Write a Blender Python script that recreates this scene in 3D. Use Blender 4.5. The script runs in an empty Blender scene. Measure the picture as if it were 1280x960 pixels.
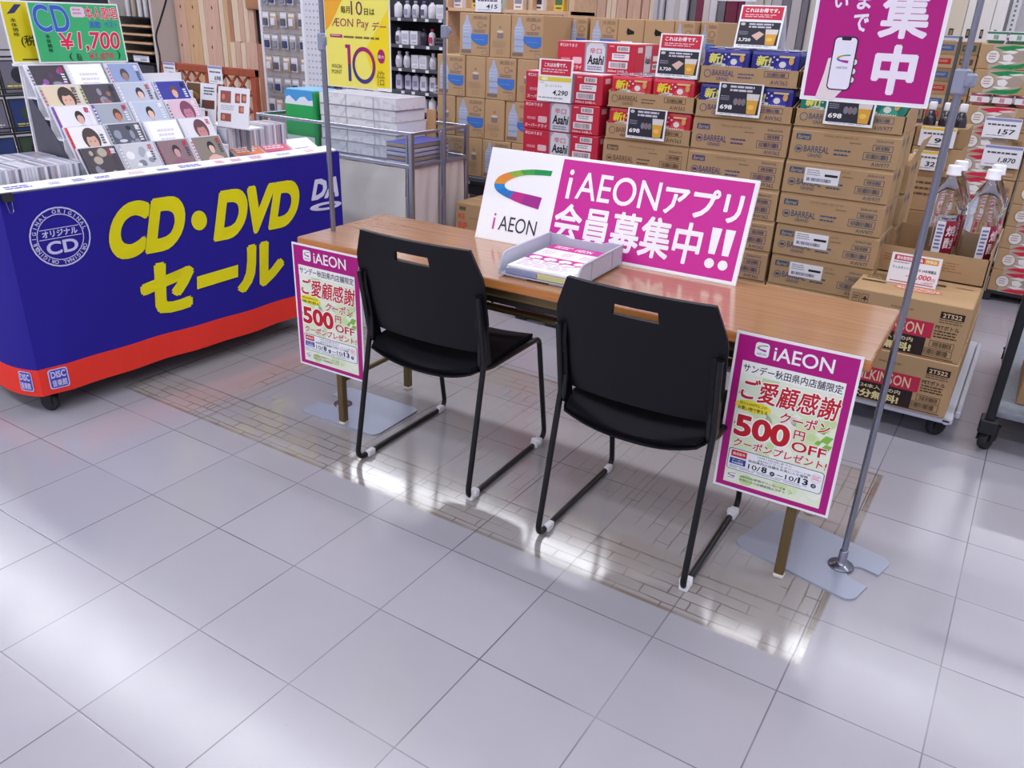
import bpy, bmesh, math, random
from mathutils import Vector, Matrix
from mathutils.geometry import tessellate_polygon
PI = math.pi
R = random.Random(7)
sc = bpy.context.scene
COL = sc.collection

# ---------------------------------------------------------------- camera
cam_d = bpy.data.cameras.new('camera')
cam_d.sensor_width = 36.0
cam_d.lens = 1011.58 / 1280 * 36.0
cam_d.clip_start = 0.05
cam = bpy.data.objects.new('camera', cam_d)
COL.objects.link(cam)
cam.matrix_world = (Matrix.Translation((1.69855, -0.59451, 1.34791)) @ Matrix.Rotation(math.radians(31.75918), 4, 'Z')
                    @ Matrix.Rotation(math.radians(65.65942), 4, 'X') @ Matrix.Rotation(math.radians(2.25038), 4, 'Z'))
sc.camera = cam
# ---------------------------------------------------------------- light and exposure
sc.view_settings.view_transform = 'Standard'
sc.view_settings.look = 'None'
sc.view_settings.gamma = 1.0
sc.view_settings.use_curve_mapping = False
sc.view_settings.exposure = 0.0
LAMP_COL = (0.93, 0.945, 1.0)
LAMP_POWER = 32.0          # emission strength of the tubes
LAMP_ROWS = (-4.9, -1.35, 2.3, 6.1, 9.6)
CEIL = 4.2
world = bpy.data.worlds.new('world')
sc.world = world
world.use_nodes = True
world.node_tree.nodes['Background'].inputs[0].default_value = (0.75, 0.78, 0.9, 1)
world.node_tree.nodes['Background'].inputs[1].default_value = 0.25

# ---------------------------------------------------------------- materials
def lin(c):
    c = c / 255.0
    return c / 12.92 if c <= 0.04045 else ((c + 0.055) / 1.055) ** 2.4
def rgb(h):
    return (lin((h >> 16) & 255), lin((h >> 8) & 255), lin(h & 255), 1.0)
MATS = {}
def M(h, rough=0.5, metal=0.0, spec=0.4, name=None, alpha=None, trans=0.0, noise=0.0, nscale=30.0, coat=0.0):
    key = (h, rough, metal, spec, name, trans, noise, nscale, coat)
    if key in MATS:
        return MATS[key]
    m = bpy.data.materials.new(name or 'paint_%06x' % h)
    m.use_nodes = True
    nt = m.node_tree
    b = nt.nodes['Principled BSDF']
    b.inputs['Base Color'].default_value = rgb(h)
    b.inputs['Roughness'].default_value = rough
    b.inputs['Metallic'].default_value = metal
    b.inputs['Specular IOR Level'].default_value = spec
    if trans:
        b.inputs['Transmission Weight'].default_value = trans
        b.inputs['IOR'].default_value = 1.25
    if coat:
        b.inputs['Coat Weight'].default_value = coat
        b.inputs['Coat Roughness'].default_value = 0.08
    if noise:
        tc = nt.nodes.new('ShaderNodeTexCoord')
        nz = nt.nodes.new('ShaderNodeTexNoise')
        nz.inputs['Scale'].default_value = nscale
        nz.inputs['Detail'].default_value = 4
        hs = nt.nodes.new('ShaderNodeHueSaturation')
        mr = nt.nodes.new('ShaderNodeMapRange')
        mr.inputs['To Min'].default_value = 1 - noise
        mr.inputs['To Max'].default_value = 1 + noise
        nt.links.new(tc.outputs['Object'], nz.inputs['Vector'])
        nt.links.new(nz.outputs['Fac'], mr.inputs['Value'])
        nt.links.new(mr.outputs['Result'], hs.inputs['Value'])
        hs.inputs['Color'].default_value = rgb(h)
        nt.links.new(hs.outputs['Color'], b.inputs['Base Color'])
    MATS[key] = m
    return m
def mat_wood(name, c1, c2, scale=(1, 8, 8), rough=0.35, dist=1.5, coat=0.0):
    if name in MATS:
        return MATS[name]
    m = bpy.data.materials.new(name)
    m.use_nodes = True
    nt = m.node_tree
    b = nt.nodes['Principled BSDF']
    tc = nt.nodes.new('ShaderNodeTexCoord')
    mp = nt.nodes.new('ShaderNodeMapping')
    mp.inputs['Scale'].default_value = scale
    nz = nt.nodes.new('ShaderNodeTexNoise')
    nz.inputs['Scale'].default_value = 4
    nz.inputs['Detail'].default_value = 6
    nz.inputs['Distortion'].default_value = dist
    cr = nt.nodes.new('ShaderNodeValToRGB')
    cr.color_ramp.elements[0].position = 0.3
    cr.color_ramp.elements[1].position = 0.7
    cr.color_ramp.elements[0].color = rgb(c1)
    cr.color_ramp.elements[1].color = rgb(c2)
    nt.links.new(tc.outputs['Object'], mp.inputs['Vector'])
    nt.links.new(mp.outputs['Vector'], nz.inputs['Vector'])
    nt.links.new(nz.outputs['Fac'], cr.inputs['Fac'])
    nt.links.new(cr.outputs['Color'], b.inputs['Base Color'])
    b.inputs['Roughness'].default_value = rough
    if coat:
        b.inputs['Coat Weight'].default_value = coat
        b.inputs['Coat Roughness'].default_value = 0.12
    MATS[name] = m
    return m

# ---------------------------------------------------------------- mesh builder
def fillet(pts, r, n=5):
    out = [Vector(pts[0])]
    for i in range(1, len(pts) - 1):
        p0, p1, p2 = Vector(pts[i - 1]), Vector(pts[i]), Vector(pts[i + 1])
        a, b = (p0 - p1), (p2 - p1)
        la, lb = a.length, b.length
        a.normalize(); b.normalize()
        ang = a.angle(b)
        d = min(r / max(math.tan(ang / 2), 1e-3), la * 0.49, lb * 0.49)
        s, e = p1 + a * d, p1 + b * d
        for k in range(n + 1):
            t = k / n
            out.append(s * (1 - t) ** 2 + p1 * 2 * t * (1 - t) + e * t * t)
    out.append(Vector(pts[-1]))
    return out

class MB:
    def __init__(s):
        s.v, s.f, s.m, s.sm, s.mats = [], [], [], [], []
    def mi(s, mat):
        if mat not in s.mats:
            s.mats.append(mat)
        return s.mats.index(mat)
    def add(s, vs, fs, mat, smooth=False):
        o = len(s.v)
        s.v += [tuple(v) for v in vs]
        k = s.mi(mat)
        for f in fs:
            s.f.append([i + o for i in f]); s.m.append(k); s.sm.append(smooth)
        return s
    def box(s, x0, y0, z0, x1, y1, z1, mat, bev=0.0, seg=1):
        bm = bmesh.new()
        bmesh.ops.create_cube(bm, size=1)
        for v in bm.verts:
            v.co = Vector((x0 + (v.co.x + .5) * (x1 - x0), y0 + (v.co.y + .5) * (y1 - y0), z0 + (v.co.z + .5) * (z1 - z0)))
        if bev:
            bmesh.ops.bevel(bm, geom=bm.edges[:], offset=bev, segments=seg, affect='EDGES', profile=0.6)
        bm.verts.index_update()
        s.add([v.co for v in bm.verts], [[v.index for v in f.verts] for f in bm.faces], mat)
        bm.free()
        return s
    def cbox(s, c, d, mat, bev=0.0, seg=1):
        return s.box(c[0] - d[0] / 2, c[1] - d[1] / 2, c[2] - d[2] / 2, c[0] + d[0] / 2, c[1] + d[1] / 2, c[2] + d[2] / 2, mat, bev, seg)
    def obox(s, O, U, V, W, mat):
        O, U, V, W = Vector(O), Vector(U), Vector(V), Vector(W)
        vs = [O, O + U, O + U + V, O + V, O + W, O + U + W, O + U + V + W, O + V + W]
        fs = [[0, 3, 2, 1], [4, 5, 6, 7], [0, 1, 5, 4], [1, 2, 6, 5], [2, 3, 7, 6], [3, 0, 4, 7]]
        if U.cross(V).dot(W) < 0:
            fs = [f[::-1] for f in fs]
        return s.add(vs, fs, mat)
    def tube(s, pts, r, mat, n=8, cap=True, closed=False):
        pts = [Vector(p) for p in pts]
        N = len(pts)
        vs, fs = [], []
        up = None
        for i, p in enumerate(pts):
            if closed:
                t = pts[(i + 1) % N] - pts[i - 1]
            else:
                t = pts[min(i + 1, N - 1)] - pts[max(i - 1, 0)]
            t.normalize()
            if up is None:
                up = Vector((0, 0, 1)) if abs(t.z) < 0.9 else Vector((1, 0, 0))
            a = (up - t * up.dot(t)).normalized()
            up = a
            b = t.cross(a)
            rr = r[i] if isinstance(r, (list, tuple)) else r
            for k in range(n):
                w = 2 * PI * (k + .5) / n
                vs.append(p + a * (math.cos(w) * rr) + b * (math.sin(w) * rr))
        for i in range(N if closed else N - 1):
            for k in range(n):
                j = (i + 1) % N
                fs.append([i * n + k, i * n + (k + 1) % n, j * n + (k + 1) % n, j * n + k])
        s.add(vs, fs, mat, n > 4)
        if cap and not closed:
            s.add(vs[:n], [list(range(n))[::-1]], mat)
            s.add(vs[-n:], [list(range(n))], mat)
        return s
    def lathe(s, prof, mat, n=20, c=(0, 0, 0), sq=0.0):
        vs, fs = [], []
        for r, z in prof:
            for k in range(n):
                w = 2 * PI * k / n
                rr = r
                if sq:
                    rr = r * (1 - sq + sq / max(abs(math.cos(w)), abs(math.sin(w))))
                vs.append((c[0] + rr * math.cos(w), c[1] + rr * math.sin(w), c[2] + z))
        P = len(prof)
        for i in range(P - 1):
            for k in range(n):
                fs.append([i * n + k, i * n + (k + 1) % n, (i + 1) * n + (k + 1) % n, (i + 1) * n + k])
        if prof[0][0] > 1e-4:
            fs.append(list(range(n))[::-1])
        if prof[-1][0] > 1e-4:
            fs.append([(P - 1) * n + k for k in range(n)])
        return s.add(vs, fs, mat, True)
    def prism(s, poly, z0, z1, mat, T=None):
        """poly: 2D outline (ccw); extruded z0..z1, optionally moved by matrix T"""
        n = len(poly)
        if sum(poly[i][0] * poly[(i + 1) % n][1] - poly[(i + 1) % n][0] * poly[i][1] for i in range(n)) < 0:
            poly = poly[::-1]
        vs = [Vector((p[0], p[1], z0)) for p in poly] + [Vector((p[0], p[1], z1)) for p in poly]
        if T is not None:
            vs = [T @ v for v in vs]
        tri = tessellate_polygon([[Vector((p[0], p[1], 0)) for p in poly]])
        fs = []
        for t in tri:
            a, b, c = [poly[i] for i in t]
            t = list(t)
            if (b[0] - a[0]) * (c[1] - a[1]) - (c[0] - a[0]) * (b[1] - a[1]) < 0:
                t = t[::-1]
            fs.append([i + n for i in t]); fs.append(t[::-1])
        for i in range(n):
            j = (i + 1) % n
            fs.append([i, j, j + n, i + n])
        return s.add(vs, fs, mat)
    def sheet(s, pts, nu, nv, th, mat, skip=None, smooth=True, back=None):
        """pts: nu*nv grid (row major in v) of points, thickened by th against the grid normal"""
        P = [Vector(p) for p in pts]
        nor = []
        for j in range(nv):
            for i in range(nu):
                du = P[j * nu + min(i + 1, nu - 1)] - P[j * nu + max(i - 1, 0)]
                dv = P[min(j + 1, nv - 1) * nu + i] - P[max(j - 1, 0) * nu + i]
                nor.append(du.cross(dv).normalized())
        Q = [p - n * th for p, n in zip(P, nor)]
        cells = [(i, j) for j in range(nv - 1) for i in range(nu - 1) if not (skip and skip(i, j))]
        front, bk, edges = [], [], {}
        for i, j in cells:
            q = [j * nu + i, j * nu + i + 1, (j + 1) * nu + i + 1, (j + 1) * nu + i]
            front.append(q); bk.append(q[::-1])
            for k in range(4):
                e = (q[k], q[(k + 1) % 4])
                if (e[1], e[0]) in edges:
                    del edges[(e[1], e[0])]
                else:
                    edges[e] = 1
        s.add(P, front, mat, smooth)
        s.add(Q, bk, back or mat, smooth)
        n = len(P)
        s.add(P + Q, [[a + 0, a + n, b + n, b] for a, b in edges], mat, False)
        return s
    def art(s, A, O, U, V, gap=0.0004, step=0.0003):
        O, U, V = Vector(O), Vector(U).normalized(), Vector(V).normalized()
        N = U.cross(V)
        for vs, fs, mat, l in A.ops:
            o = O + N * (gap + step * l)
            s.add([o + U * p[0] + V * p[1] for p in vs], fs, mat)
        return s
    def xf(s, T):
        s.v = [tuple(T @ Vector(v)) for v in s.v]
        return s
    def build(s, name, parent=None, loc=None, rz=0.0):
        me = bpy.data.meshes.new(name)
        me.from_pydata(s.v, [], s.f)
        for m in s.mats:
            me.materials.append(m)
        me.polygons.foreach_set('material_index', s.m)
        me.polygons.foreach_set('use_smooth', s.sm)
        me.update()
        o = bpy.data.objects.new(name, me)
        COL.objects.link(o)
        if parent:
            o.parent = parent
        if loc:
            o.location = loc
        if rz:
            o.rotation_euler = (0, 0, rz)
        return o

def tag(o, label, cat, group=None):
    o['label'] = label
    o['category'] = cat
    if group:
        o['group'] = group
    return o
def thing(name, label, cat, loc=(0, 0, 0), rz=0.0, group=None):
    o = bpy.data.objects.new(name, None)
    o.empty_display_size = 0.05
    COL.objects.link(o)
    o.location = loc
    o.rotation_euler = (0, 0, rz)
    return tag(o, label, cat, group)
def struct(o, kind='structure'):
    o['kind'] = kind
    return o
def dup(root, loc=None, rz=None, label=None, group=None):
    r = root.copy()
    COL.objects.link(r)
    if loc is not None:
        r.location = loc
    if rz is not None:
        r.rotation_euler = (root.rotation_euler[0], root.rotation_euler[1], rz)
    if label:
        r['label'] = label
    if group:
        r['group'] = group
    for ch in list(root.children):
        c = ch.copy(); COL.objects.link(c); c.parent = r
        for g in list(ch.children):
            d = g.copy(); COL.objects.link(d); d.parent = c
    return r
ORD = ['first', 'second', 'third', 'fourth', 'fifth', 'sixth', 'seventh', 'eighth', 'ninth', 'tenth', 'eleventh', 'twelfth']

# ---------------------------------------------------------------- flat printed artwork
TC = {}
def tmesh(t, bold, res=2):
    k = (t, bold, res)
    if k not in TC:
        cu = bpy.data.curves.new('lettering', 'FONT')
        cu.body = t
        cu.offset = bold
        cu.resolution_u = res
        cu.fill_mode = 'FRONT'
        ob = bpy.data.objects.new('lettering', cu)
        COL.objects.link(ob)
        bpy.context.view_layer.update()
        me = bpy.data.meshes.new_from_object(ob.evaluated_get(bpy.context.evaluated_depsgraph_get()))
        vs = [(v.co.x, v.co.y) for v in me.vertices]
        fs = [list(p.vertices) for p in me.polygons]
        out = []
        for f in fs:
            a = sum(vs[f[i]][0] * vs[f[(i + 1) % len(f)]][1] - vs[f[(i + 1) % len(f)]][0] * vs[f[i]][1] for i in range(len(f)))
            out.append(f if a > 0 else f[::-1])
        xs = [v[0] for v in vs]; ys = [v[1] for v in vs]
        TC[k] = (vs, out, min(xs), min(ys), max(xs), max(ys))
        bpy.data.objects.remove(ob)
        bpy.data.curves.remove(cu)
        bpy.data.meshes.remove(me)
    return TC[k]
INK = {}
def ink(c):
    """printed colour: an int is a plain ink, a material is used as it is"""
    return M(c, 0.45, 0, 0.3) if isinstance(c, int) else c

class Art:
    """a flat print of w x h metres; positions run 0..1, u to the right, v downwards"""
    def __init__(s, w, h):
        s.w, s.h, s.ops, s.l = w, h, [], 0
    def P(s, p):
        return (p[0] * s.w, (1 - p[1]) * s.h)
    def L(s, l):
        s.l = l
        return s
    def raw(s, vs, fs, c):
        s.ops.append((vs, fs, ink(c), s.l + 0.03 * (len(s.ops) % 30)))
        return s
    def poly(s, pts, c):
        q = [s.P(p) for p in pts]
        n = len(q)
        if n == 4 or n == 3:
            a = sum(q[i][0] * q[(i + 1) % n][1] - q[(i + 1) % n][0] * q[i][1] for i in range(n))
            f = list(range(n))
            return s.raw(q, [f if a > 0 else f[::-1]], c)
        fs = []
        for t in tessellate_polygon([[Vector((p[0], p[1], 0)) for p in q]]):
            a, b, d = [q[i] for i in t]
            t = list(t)
            if (b[0] - a[0]) * (d[1] - a[1]) - (d[0] - a[0]) * (b[1] - a[1]) < 0:
                t = t[::-1]
            fs.append(t)
        return s.raw(q, fs, c)
    def rect(s, u0, v0, u1, v1, c):
        return s.poly([(u0, v0), (u1, v0), (u1, v1), (u0, v1)], c)
    def rrect(s, u0, v0, u1, v1, r, c, n=4):
        ru, rv = r / s.w, r / s.h
        pts = []
        for cx, cy, a0 in ((u1 - ru, v0 + rv, -90), (u1 - ru, v1 - rv, 0), (u0 + ru, v1 - rv, 90), (u0 + ru, v0 + rv, 180)):
            for k in range(n + 1):
                a = math.radians(a0 + 90 * k / n)
                pts.append((cx + ru * math.cos(a), cy + rv * math.sin(a)))
        return s.poly(pts, c)
    def frame(s, u0, v0, u1, v1, t, c):
        tu, tv = t / s.w, t / s.h
        s.rect(u0, v0, u1, v0 + tv, c); s.rect(u0, v1 - tv, u1, v1, c)
        s.rect(u0, v0 + tv, u0 + tu, v1 - tv, c); s.rect(u1 - tu, v0 + tv, u1, v1 - tv, c)
        return s
    def ell(s, cu, cv, ru, rv, c, n=18):
        return s.poly([(cu + ru * math.cos(2 * PI * k / n), cv + rv * math.sin(2 * PI * k / n)) for k in range(n)], c)
    def ring(s, cu, cv, ro, ri, c, n=28):
        """radii in metres"""
        vs, fs = [], []
        x, y = s.P((cu, cv))
        for k in range(n):
            a = 2 * PI * k / n
            vs.append((x + ro * math.cos(a), y + ro * math.sin(a)))
            vs.append((x + ri * math.cos(a), y + ri * math.sin(a)))
        for k in range(n):
            j = (k + 1) % n
            fs.append([2 * k, 2 * j, 2 * j + 1, 2 * k + 1])
        return s.raw(vs, fs, c)
    def text(s, t, u0, v0, u1, v1, c, bold=0.0, skew=0.0, rot=0.0, outline=None, ow=0.05, res=2):
        fat = max(0.0, bold - 0.012) if t.isascii() else bold
        vs, fs, a, b, d, e = tmesh(t, bold - fat, res)
        a, b, d, e = a - fat, b - fat, d + fat, e + fat
        w, h = (u1 - u0) * s.w, (v1 - v0) * s.h
        ox, oy = s.P((u0, v1))
        kx, ky = w / (d - a), h / (e - b)
        if rot:
            cx, cy = ox + w / 2, oy + h / 2
            cr, sr = math.cos(rot), math.sin(rot)
        def tr(q):
            x, y = (q[0] - a) * kx, (q[1] - b) * ky
            x += y * skew
            x += ox; y += oy
            if rot:
                x, y = cx + (x - cx) * cr - (y - cy) * sr, cy + (x - cx) * sr + (y - cy) * cr
            return (x, y)
        def spread(rad, n, col):
            for k in range(n):
                w = 2 * PI * (k + .5) / n
                dx, dy = rad * math.cos(w), rad * math.sin(w)
                s.raw([tr((q[0] + dx, q[1] + dy)) for q in vs], fs, col)
        if outline is not None:
            spread(fat + ow, 10, outline)
            s.l += 1
        s.raw([tr(q) for q in vs], fs, c)
        if fat:
            spread(fat, 8, c)
        if outline is not None:
            s.l -= 1
        return s
    def arctext(s, t, cu, cv, r, h, a0, a1, c, bold=0.02):
        """letters around a circle, radius and height in metres, from angle a0 to a1 (degrees, clockwise)"""
        x, y = s.P((cu, cv))
        n = len(t)
        for i, ch in enumerate(t):
            if ch == ' ':
                continue
            vs, fs, a, b, d, e = tmesh(ch, bold)
            ang = math.radians(a0 + (a1 - a0) * (i + .5) / n)
            k = h / 0.72
            px, py = x + r * math.cos(ang), y + r * math.sin(ang)
            th = ang - PI / 2
            s.raw([(px + ((q[0] - (a + d) / 2) * math.cos(th) - (q[1] - 0.36) * math.sin(th)) * k,
                    py + ((q[0] - (a + d) / 2) * math.sin(th) + (q[1] - 0.36) * math.cos(th)) * k) for q in vs], fs, c)
        return s
    def lines(s, u0, v0, u1, v1, n, c, seed=1, fill=0.5):
        """rows of broken fine print too small to read"""
        r = random.Random(seed)
        dv = (v1 - v0) / n
        for k in range(n):
            u = u0
            end = u1 - (u1 - u0) * r.random() * 0.2
            while u < end - 1e-4:
                w = (u1 - u0) * (0.08 + 0.2 * r.random())
                s.rect(u, v0 + dv * k, min(u + w, end), v0 + dv * (k + fill), c)
                u += w + (u1 - u0) * 0.03
        return s
    def bars(s, u0, v0, u1, v1, n, c, seed=1):
        r = random.Random(seed)
        u = u0
        st = (u1 - u0) / n
        for k in range(n):
            s.rect(u, v0, u + st * (0.3 + 0.45 * r.random()), v1, c)
            u += st
        return s

def swoosh(A, u0, v0, u1, v1):
    """the open comet-shaped ring mark in rainbow colours"""
    out = [(400, 146), (330, 140), (270, 142), (220, 150), (185, 165), (172, 190), (185, 215), (220, 235), (250, 247), (300, 265), (375, 285)]
    inn = [(398, 164), (330, 160), (290, 161), (255, 168), (228, 180), (217, 192), (222, 205), (240, 215), (262, 219), (310, 228), (380, 242)]
    def smooth(P):
        res = []
        for i in range(len(P) - 1):
            a, b, c, d = P[max(i - 1, 0)], P[i], P[i + 1], P[min(i + 2, len(P) - 1)]
            for k in range(4):
                t = k / 4
                res.append(tuple(.5 * (2 * b[j] + (c[j] - a[j]) * t + (2 * a[j] - 5 * b[j] + 4 * c[j] - d[j]) * t * t + (3 * b[j] - a[j] - 3 * c[j] + d[j]) * t ** 3) for j in (0, 1)))
        return res + [P[-1]]
    out, inn = smooth(out), smooth(inn)
    fix = lambda p: (p[0], p[1] - 0.13 * (p[0] - 172))
    out = [fix(p) for p in out]; inn = [fix(p) for p in inn]
    xs = [p[0] for p in out + inn]; ys = [p[1] for p in out + inn]
    x0, x1, y0, y1 = min(xs), max(xs), min(ys), max(ys)
    q = lambda p: (u0 + (p[0] - x0) / (x1 - x0) * (u1 - u0), v0 + (p[1] - y0) / (y1 - y0) * (v1 - v0))
    cols = [0x12964A, 0x3FA544, 0x8DB23A, 0xE28A35, 0xE0932F, 0x1E86D2, 0x1777C8, 0x2F6FC0, 0xC0258A, 0xA3238E]
    for k in range(40):
        A.poly([q(out[k]), q(out[k + 1]), q(inn[k + 1]), q(inn[k])], cols[k // 4])
    return A
# ================================================================ the setting
class NT:
    """tiny helper to write shader maths"""
    def __init__(s, m):
        m.use_nodes = True
        s.nt = m.node_tree
        s.b = s.nt.nodes['Principled BSDF']
    def put(s, sock, v):
        if isinstance(v, bpy.types.NodeSocket):
            s.nt.links.new(v, sock)
        else:
            sock.default_value = v
    def math(s, op, a, b=0.0, c=0.0, clamp=False):
        n = s.nt.nodes.new('ShaderNodeMath')
        n.operation = op
        n.use_clamp = clamp
        for k, v in enumerate((a, b, c)):
            s.put(n.inputs[k], v)
        return n.outputs[0]
    def mix(s, f, a, b):
        n = s.nt.nodes.new('ShaderNodeMix')
        n.data_type = 'RGBA'
        s.put(n.inputs[0], f); s.put(n.inputs[6], a); s.put(n.inputs[7], b)
        return n.outputs[2]
    def noise(s, vec, scale, detail=3, dist=0.0):
        n = s.nt.nodes.new('ShaderNodeTexNoise')
        s.put(n.inputs['Vector'], vec)
        n.inputs['Scale'].default_value = scale
        n.inputs['Detail'].default_value = detail
        n.inputs['Distortion'].default_value = dist
        return n.outputs['Fac']
    def inside(s, x, a, b, soft=0.006):
        lo = s.math('MULTIPLY_ADD', x, 1 / soft, -a / soft, True)
        hi = s.math('MULTIPLY_ADD', x, -1 / soft, b / soft, True)
        return s.math('MULTIPLY', lo, hi)
    def sstep(s, x, a, b):
        return s.math('MULTIPLY_ADD', x, 1 / (b - a), -a / (b - a), True)

def floor_material():
    m = bpy.data.materials.new('vinyl_floor_tile')
    t = NT(m)
    nt = t.nt
    tc = nt.nodes.new('ShaderNodeTexCoord')
    sp = nt.nodes.new('ShaderNodeSeparateXYZ')
    nt.links.new(tc.outputs['Object'], sp.inputs[0])
    O, x, y = tc.outputs['Object'], sp.outputs[0], sp.outputs[1]
    def grout(c):
        f = t.math('FRACT', t.math('MULTIPLY_ADD', c, 1 / 0.3, 100.5))
        return t.math('MULTIPLY', t.math('ABSOLUTE', t.math('SUBTRACT', f, 0.5)), 0.3)
    d = t.math('MINIMUM', grout(x), grout(y))
    line = t.math('SUBTRACT', 1.0, t.sstep(d, 0.0008, 0.0024))
    n1 = t.noise(O, 2.3, 3)
    line = t.math('MULTIPLY', line, t.sstep(n1, 0.2, 0.6))
    # every tile a shade of its own
    cx = t.math('FLOOR', t.math('MULTIPLY_ADD', x, 1 / 0.3, 100))
    cy = t.math('FLOOR', t.math('MULTIPLY_ADD', y, 1 / 0.3, 100))
    cb = nt.nodes.new('ShaderNodeCombineXYZ')
    nt.links.new(cx, cb.inputs[0]); nt.links.new(cy, cb.inputs[1])
    wn = nt.nodes.new('ShaderNodeTexWhiteNoise')
    nt.links.new(cb.outputs[0], wn.inputs['Vector'])
    base = t.mix(wn.outputs['Value'], rgb(0x9E9CA5), rgb(0xA5A3AD))
    base = t.mix(t.math('MULTIPLY', t.noise(O, 9, 5), 0.35), base, rgb(0x99959D))
    # the footprint an old gondola left in the wax
    rect = t.math('MULTIPLY', t.inside(x, -1.06, 1.525), t.inside(y, 1.005, 2.07))
    in1 = t.math('MULTIPLY', t.inside(x, -0.60, 1.37, 0.02), t.inside(y, 1.24, 1.90, 0.02))
    in2 = t.math('MULTIPLY', t.inside(x, -1.03, -0.74, 0.02), t.inside(y, 1.16, 1.90, 0.02))
    inner = t.math('MAXIMUM', in1, in2)
    band = t.math('MULTIPLY', rect, t.math('SUBTRACT', 1.0, inner))
    def brick(vec, w, h, mort, off=0.5):
        b = nt.nodes.new('ShaderNodeTexBrick')
        b.inputs['Scale'].default_value = 1.0
        b.inputs['Brick Width'].default_value = w
        b.inputs['Row Height'].default_value = h
        b.inputs['Mortar Size'].default_value = mort
        b.inputs['Mortar Smooth'].default_value = 0.3
        b.offset = off
        t.put(b.inputs['Vector'], vec)
        return b.outputs['Fac']
    wob = nt.nodes.new('ShaderNodeTexNoise')
    wob.inputs['Scale'].default_value = 14
    t.put(wob.inputs['Vector'], O)
    vm = nt.nodes.new('ShaderNodeVectorMath'); vm.operation = 'MULTIPLY_ADD'
    t.put(vm.inputs[0], wob.outputs['Color']); vm.inputs[1].default_value = (0.010, 0.010, 0); t.put(vm.inputs[2], O)
    W = vm.outputs[0]
    rot = nt.nodes.new('ShaderNodeMapping')
    rot.inputs['Rotation'].default_value = (0, 0, PI / 2)
    t.put(rot.inputs['Vector'], W)
    bx = brick(W, 0.13, 0.040, 0.0026)
    by = brick(rot.outputs[0], 0.16, 0.042, 0.0026)
    bfront = t.math('MULTIPLY', bx, t.math('MULTIPLY', rect, t.math('MAXIMUM', t.inside(y, 1.0, 1.22, 0.02), t.math('MULTIPLY', t.inside(y, 1.88, 2.08, 0.02), 0.6))))
    side = t.math('MAXIMUM', t.inside(x, 1.39, 1.53, 0.02), t.math('MAXIMUM', t.inside(x, -0.72, -0.60, 0.02), t.inside(x, -1.06, -1.0, 0.02)))
    bside = t.math('MULTIPLY', by, t.math('MULTIPLY', rect, side))
    binn = t.math('MULTIPLY', t.math('MULTIPLY', by, inner), t.math('MULTIPLY', t.sstep(t.noise(O, 3.1, 2), 0.50, 0.62), 0.75))
    net = t.math('MAXIMUM', t.math('MAXIMUM', bfront, bside), binn)
    net = t.math('MULTIPLY', net, t.sstep(t.noise(O, 6.0, 3), 0.32, 0.62))
    # a dark hem around the whole mark
    hem = t.math('MULTIPLY', rect, t.math('SUBTRACT', 1.0, t.math('MULTIPLY', t.inside(x, -1.05, 1.512, 0.008), t.inside(y, 1.016, 2.055, 0.008))))
    hem = t.math('MULTIPLY', hem, t.sstep(t.noise(O, 5.0, 4), 0.3, 0.6))
    tint = t.math('ADD', t.math('MULTIPLY', rect, 0.45), t.math('MULTIPLY', band, t.math('MULTIPLY', t.sstep(t.noise(O, 3.5, 4), 0.25, 0.75), 0.55)), 0, True)
    col = t.mix(tint, base, rgb(0x9A938E))
    col = t.mix(t.math('MULTIPLY', net, 0.75), col, rgb(0x5E5046))
    col = t.mix(t.math('MULTIPLY', hem, 0.7), col, rgb(0x6A5947))
    col = t.mix(t.math('MULTIPLY', line, 0.95), col, rgb(0x57525A))
    speck = t.sstep(t.noise(O, 21.0, 1), 0.80, 0.83)
    col = t.mix(t.math('MULTIPLY', speck, 0.4), col, rgb(0x77706E))
    nt.links.new(col, t.b.inputs['Base Color'])
    rough = t.math('ADD', t.math('MULTIPLY_ADD', rect, -0.10, 0.22), t.math('MULTIPLY_ADD', t.noise(O, 7, 4), 0.12, -0.06))
    nt.links.new(rough, t.b.inputs['Roughness'])
    t.b.inputs['Specular IOR Level'].default_value = 0.75
    bp = nt.nodes.new('ShaderNodeBump')
    bp.inputs['Strength'].default_value = 0.10
    bp.inputs['Distance'].default_value = 0.002
    hgt = t.math('ADD', t.math('MULTIPLY', t.noise(O, 11, 2), 0.6), t.math('MULTIPLY', t.math('MAXIMUM', line, net), -0.5))
    nt.links.new(hgt, bp.inputs['Height'])
    nt.links.new(bp.outputs[0], t.b.inputs['Normal'])
    return m

X0, X1, Y0, Y1 = -9.0, 6.5, -5.6, 11.0
fl = MB().add([(X0, Y0, 0), (X1, Y0, 0), (X1, Y1, 0), (X0, Y1, 0)], [[0, 1, 2, 3]], floor_material()).build('floor')
struct(fl)
wallm = M(0xD9D7DC, 0.7, 0, 0.2, 'wall_paint', noise=0.02)
struct(MB().box(X0, Y0, CEIL, X1, Y1, CEIL + 0.1, M(0xE2E2E6, 0.8, 0, 0.2, 'ceiling_board')).build('ceiling'))
struct(MB().box(X0 - .1, Y0, 0, X0, Y1, CEIL, wallm).build('wall_left'))
struct(MB().box(X1, Y0, 0, X1 + .1, Y1, CEIL, wallm).build('wall_right'))
struct(MB().box(X0, Y1, 0, X1, Y1 + .1, CEIL, wallm).build('wall_back'))
struct(MB().box(X0, Y0 - .1, 0, X1, Y0, CEIL, wallm).build('wall_front'))

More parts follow.
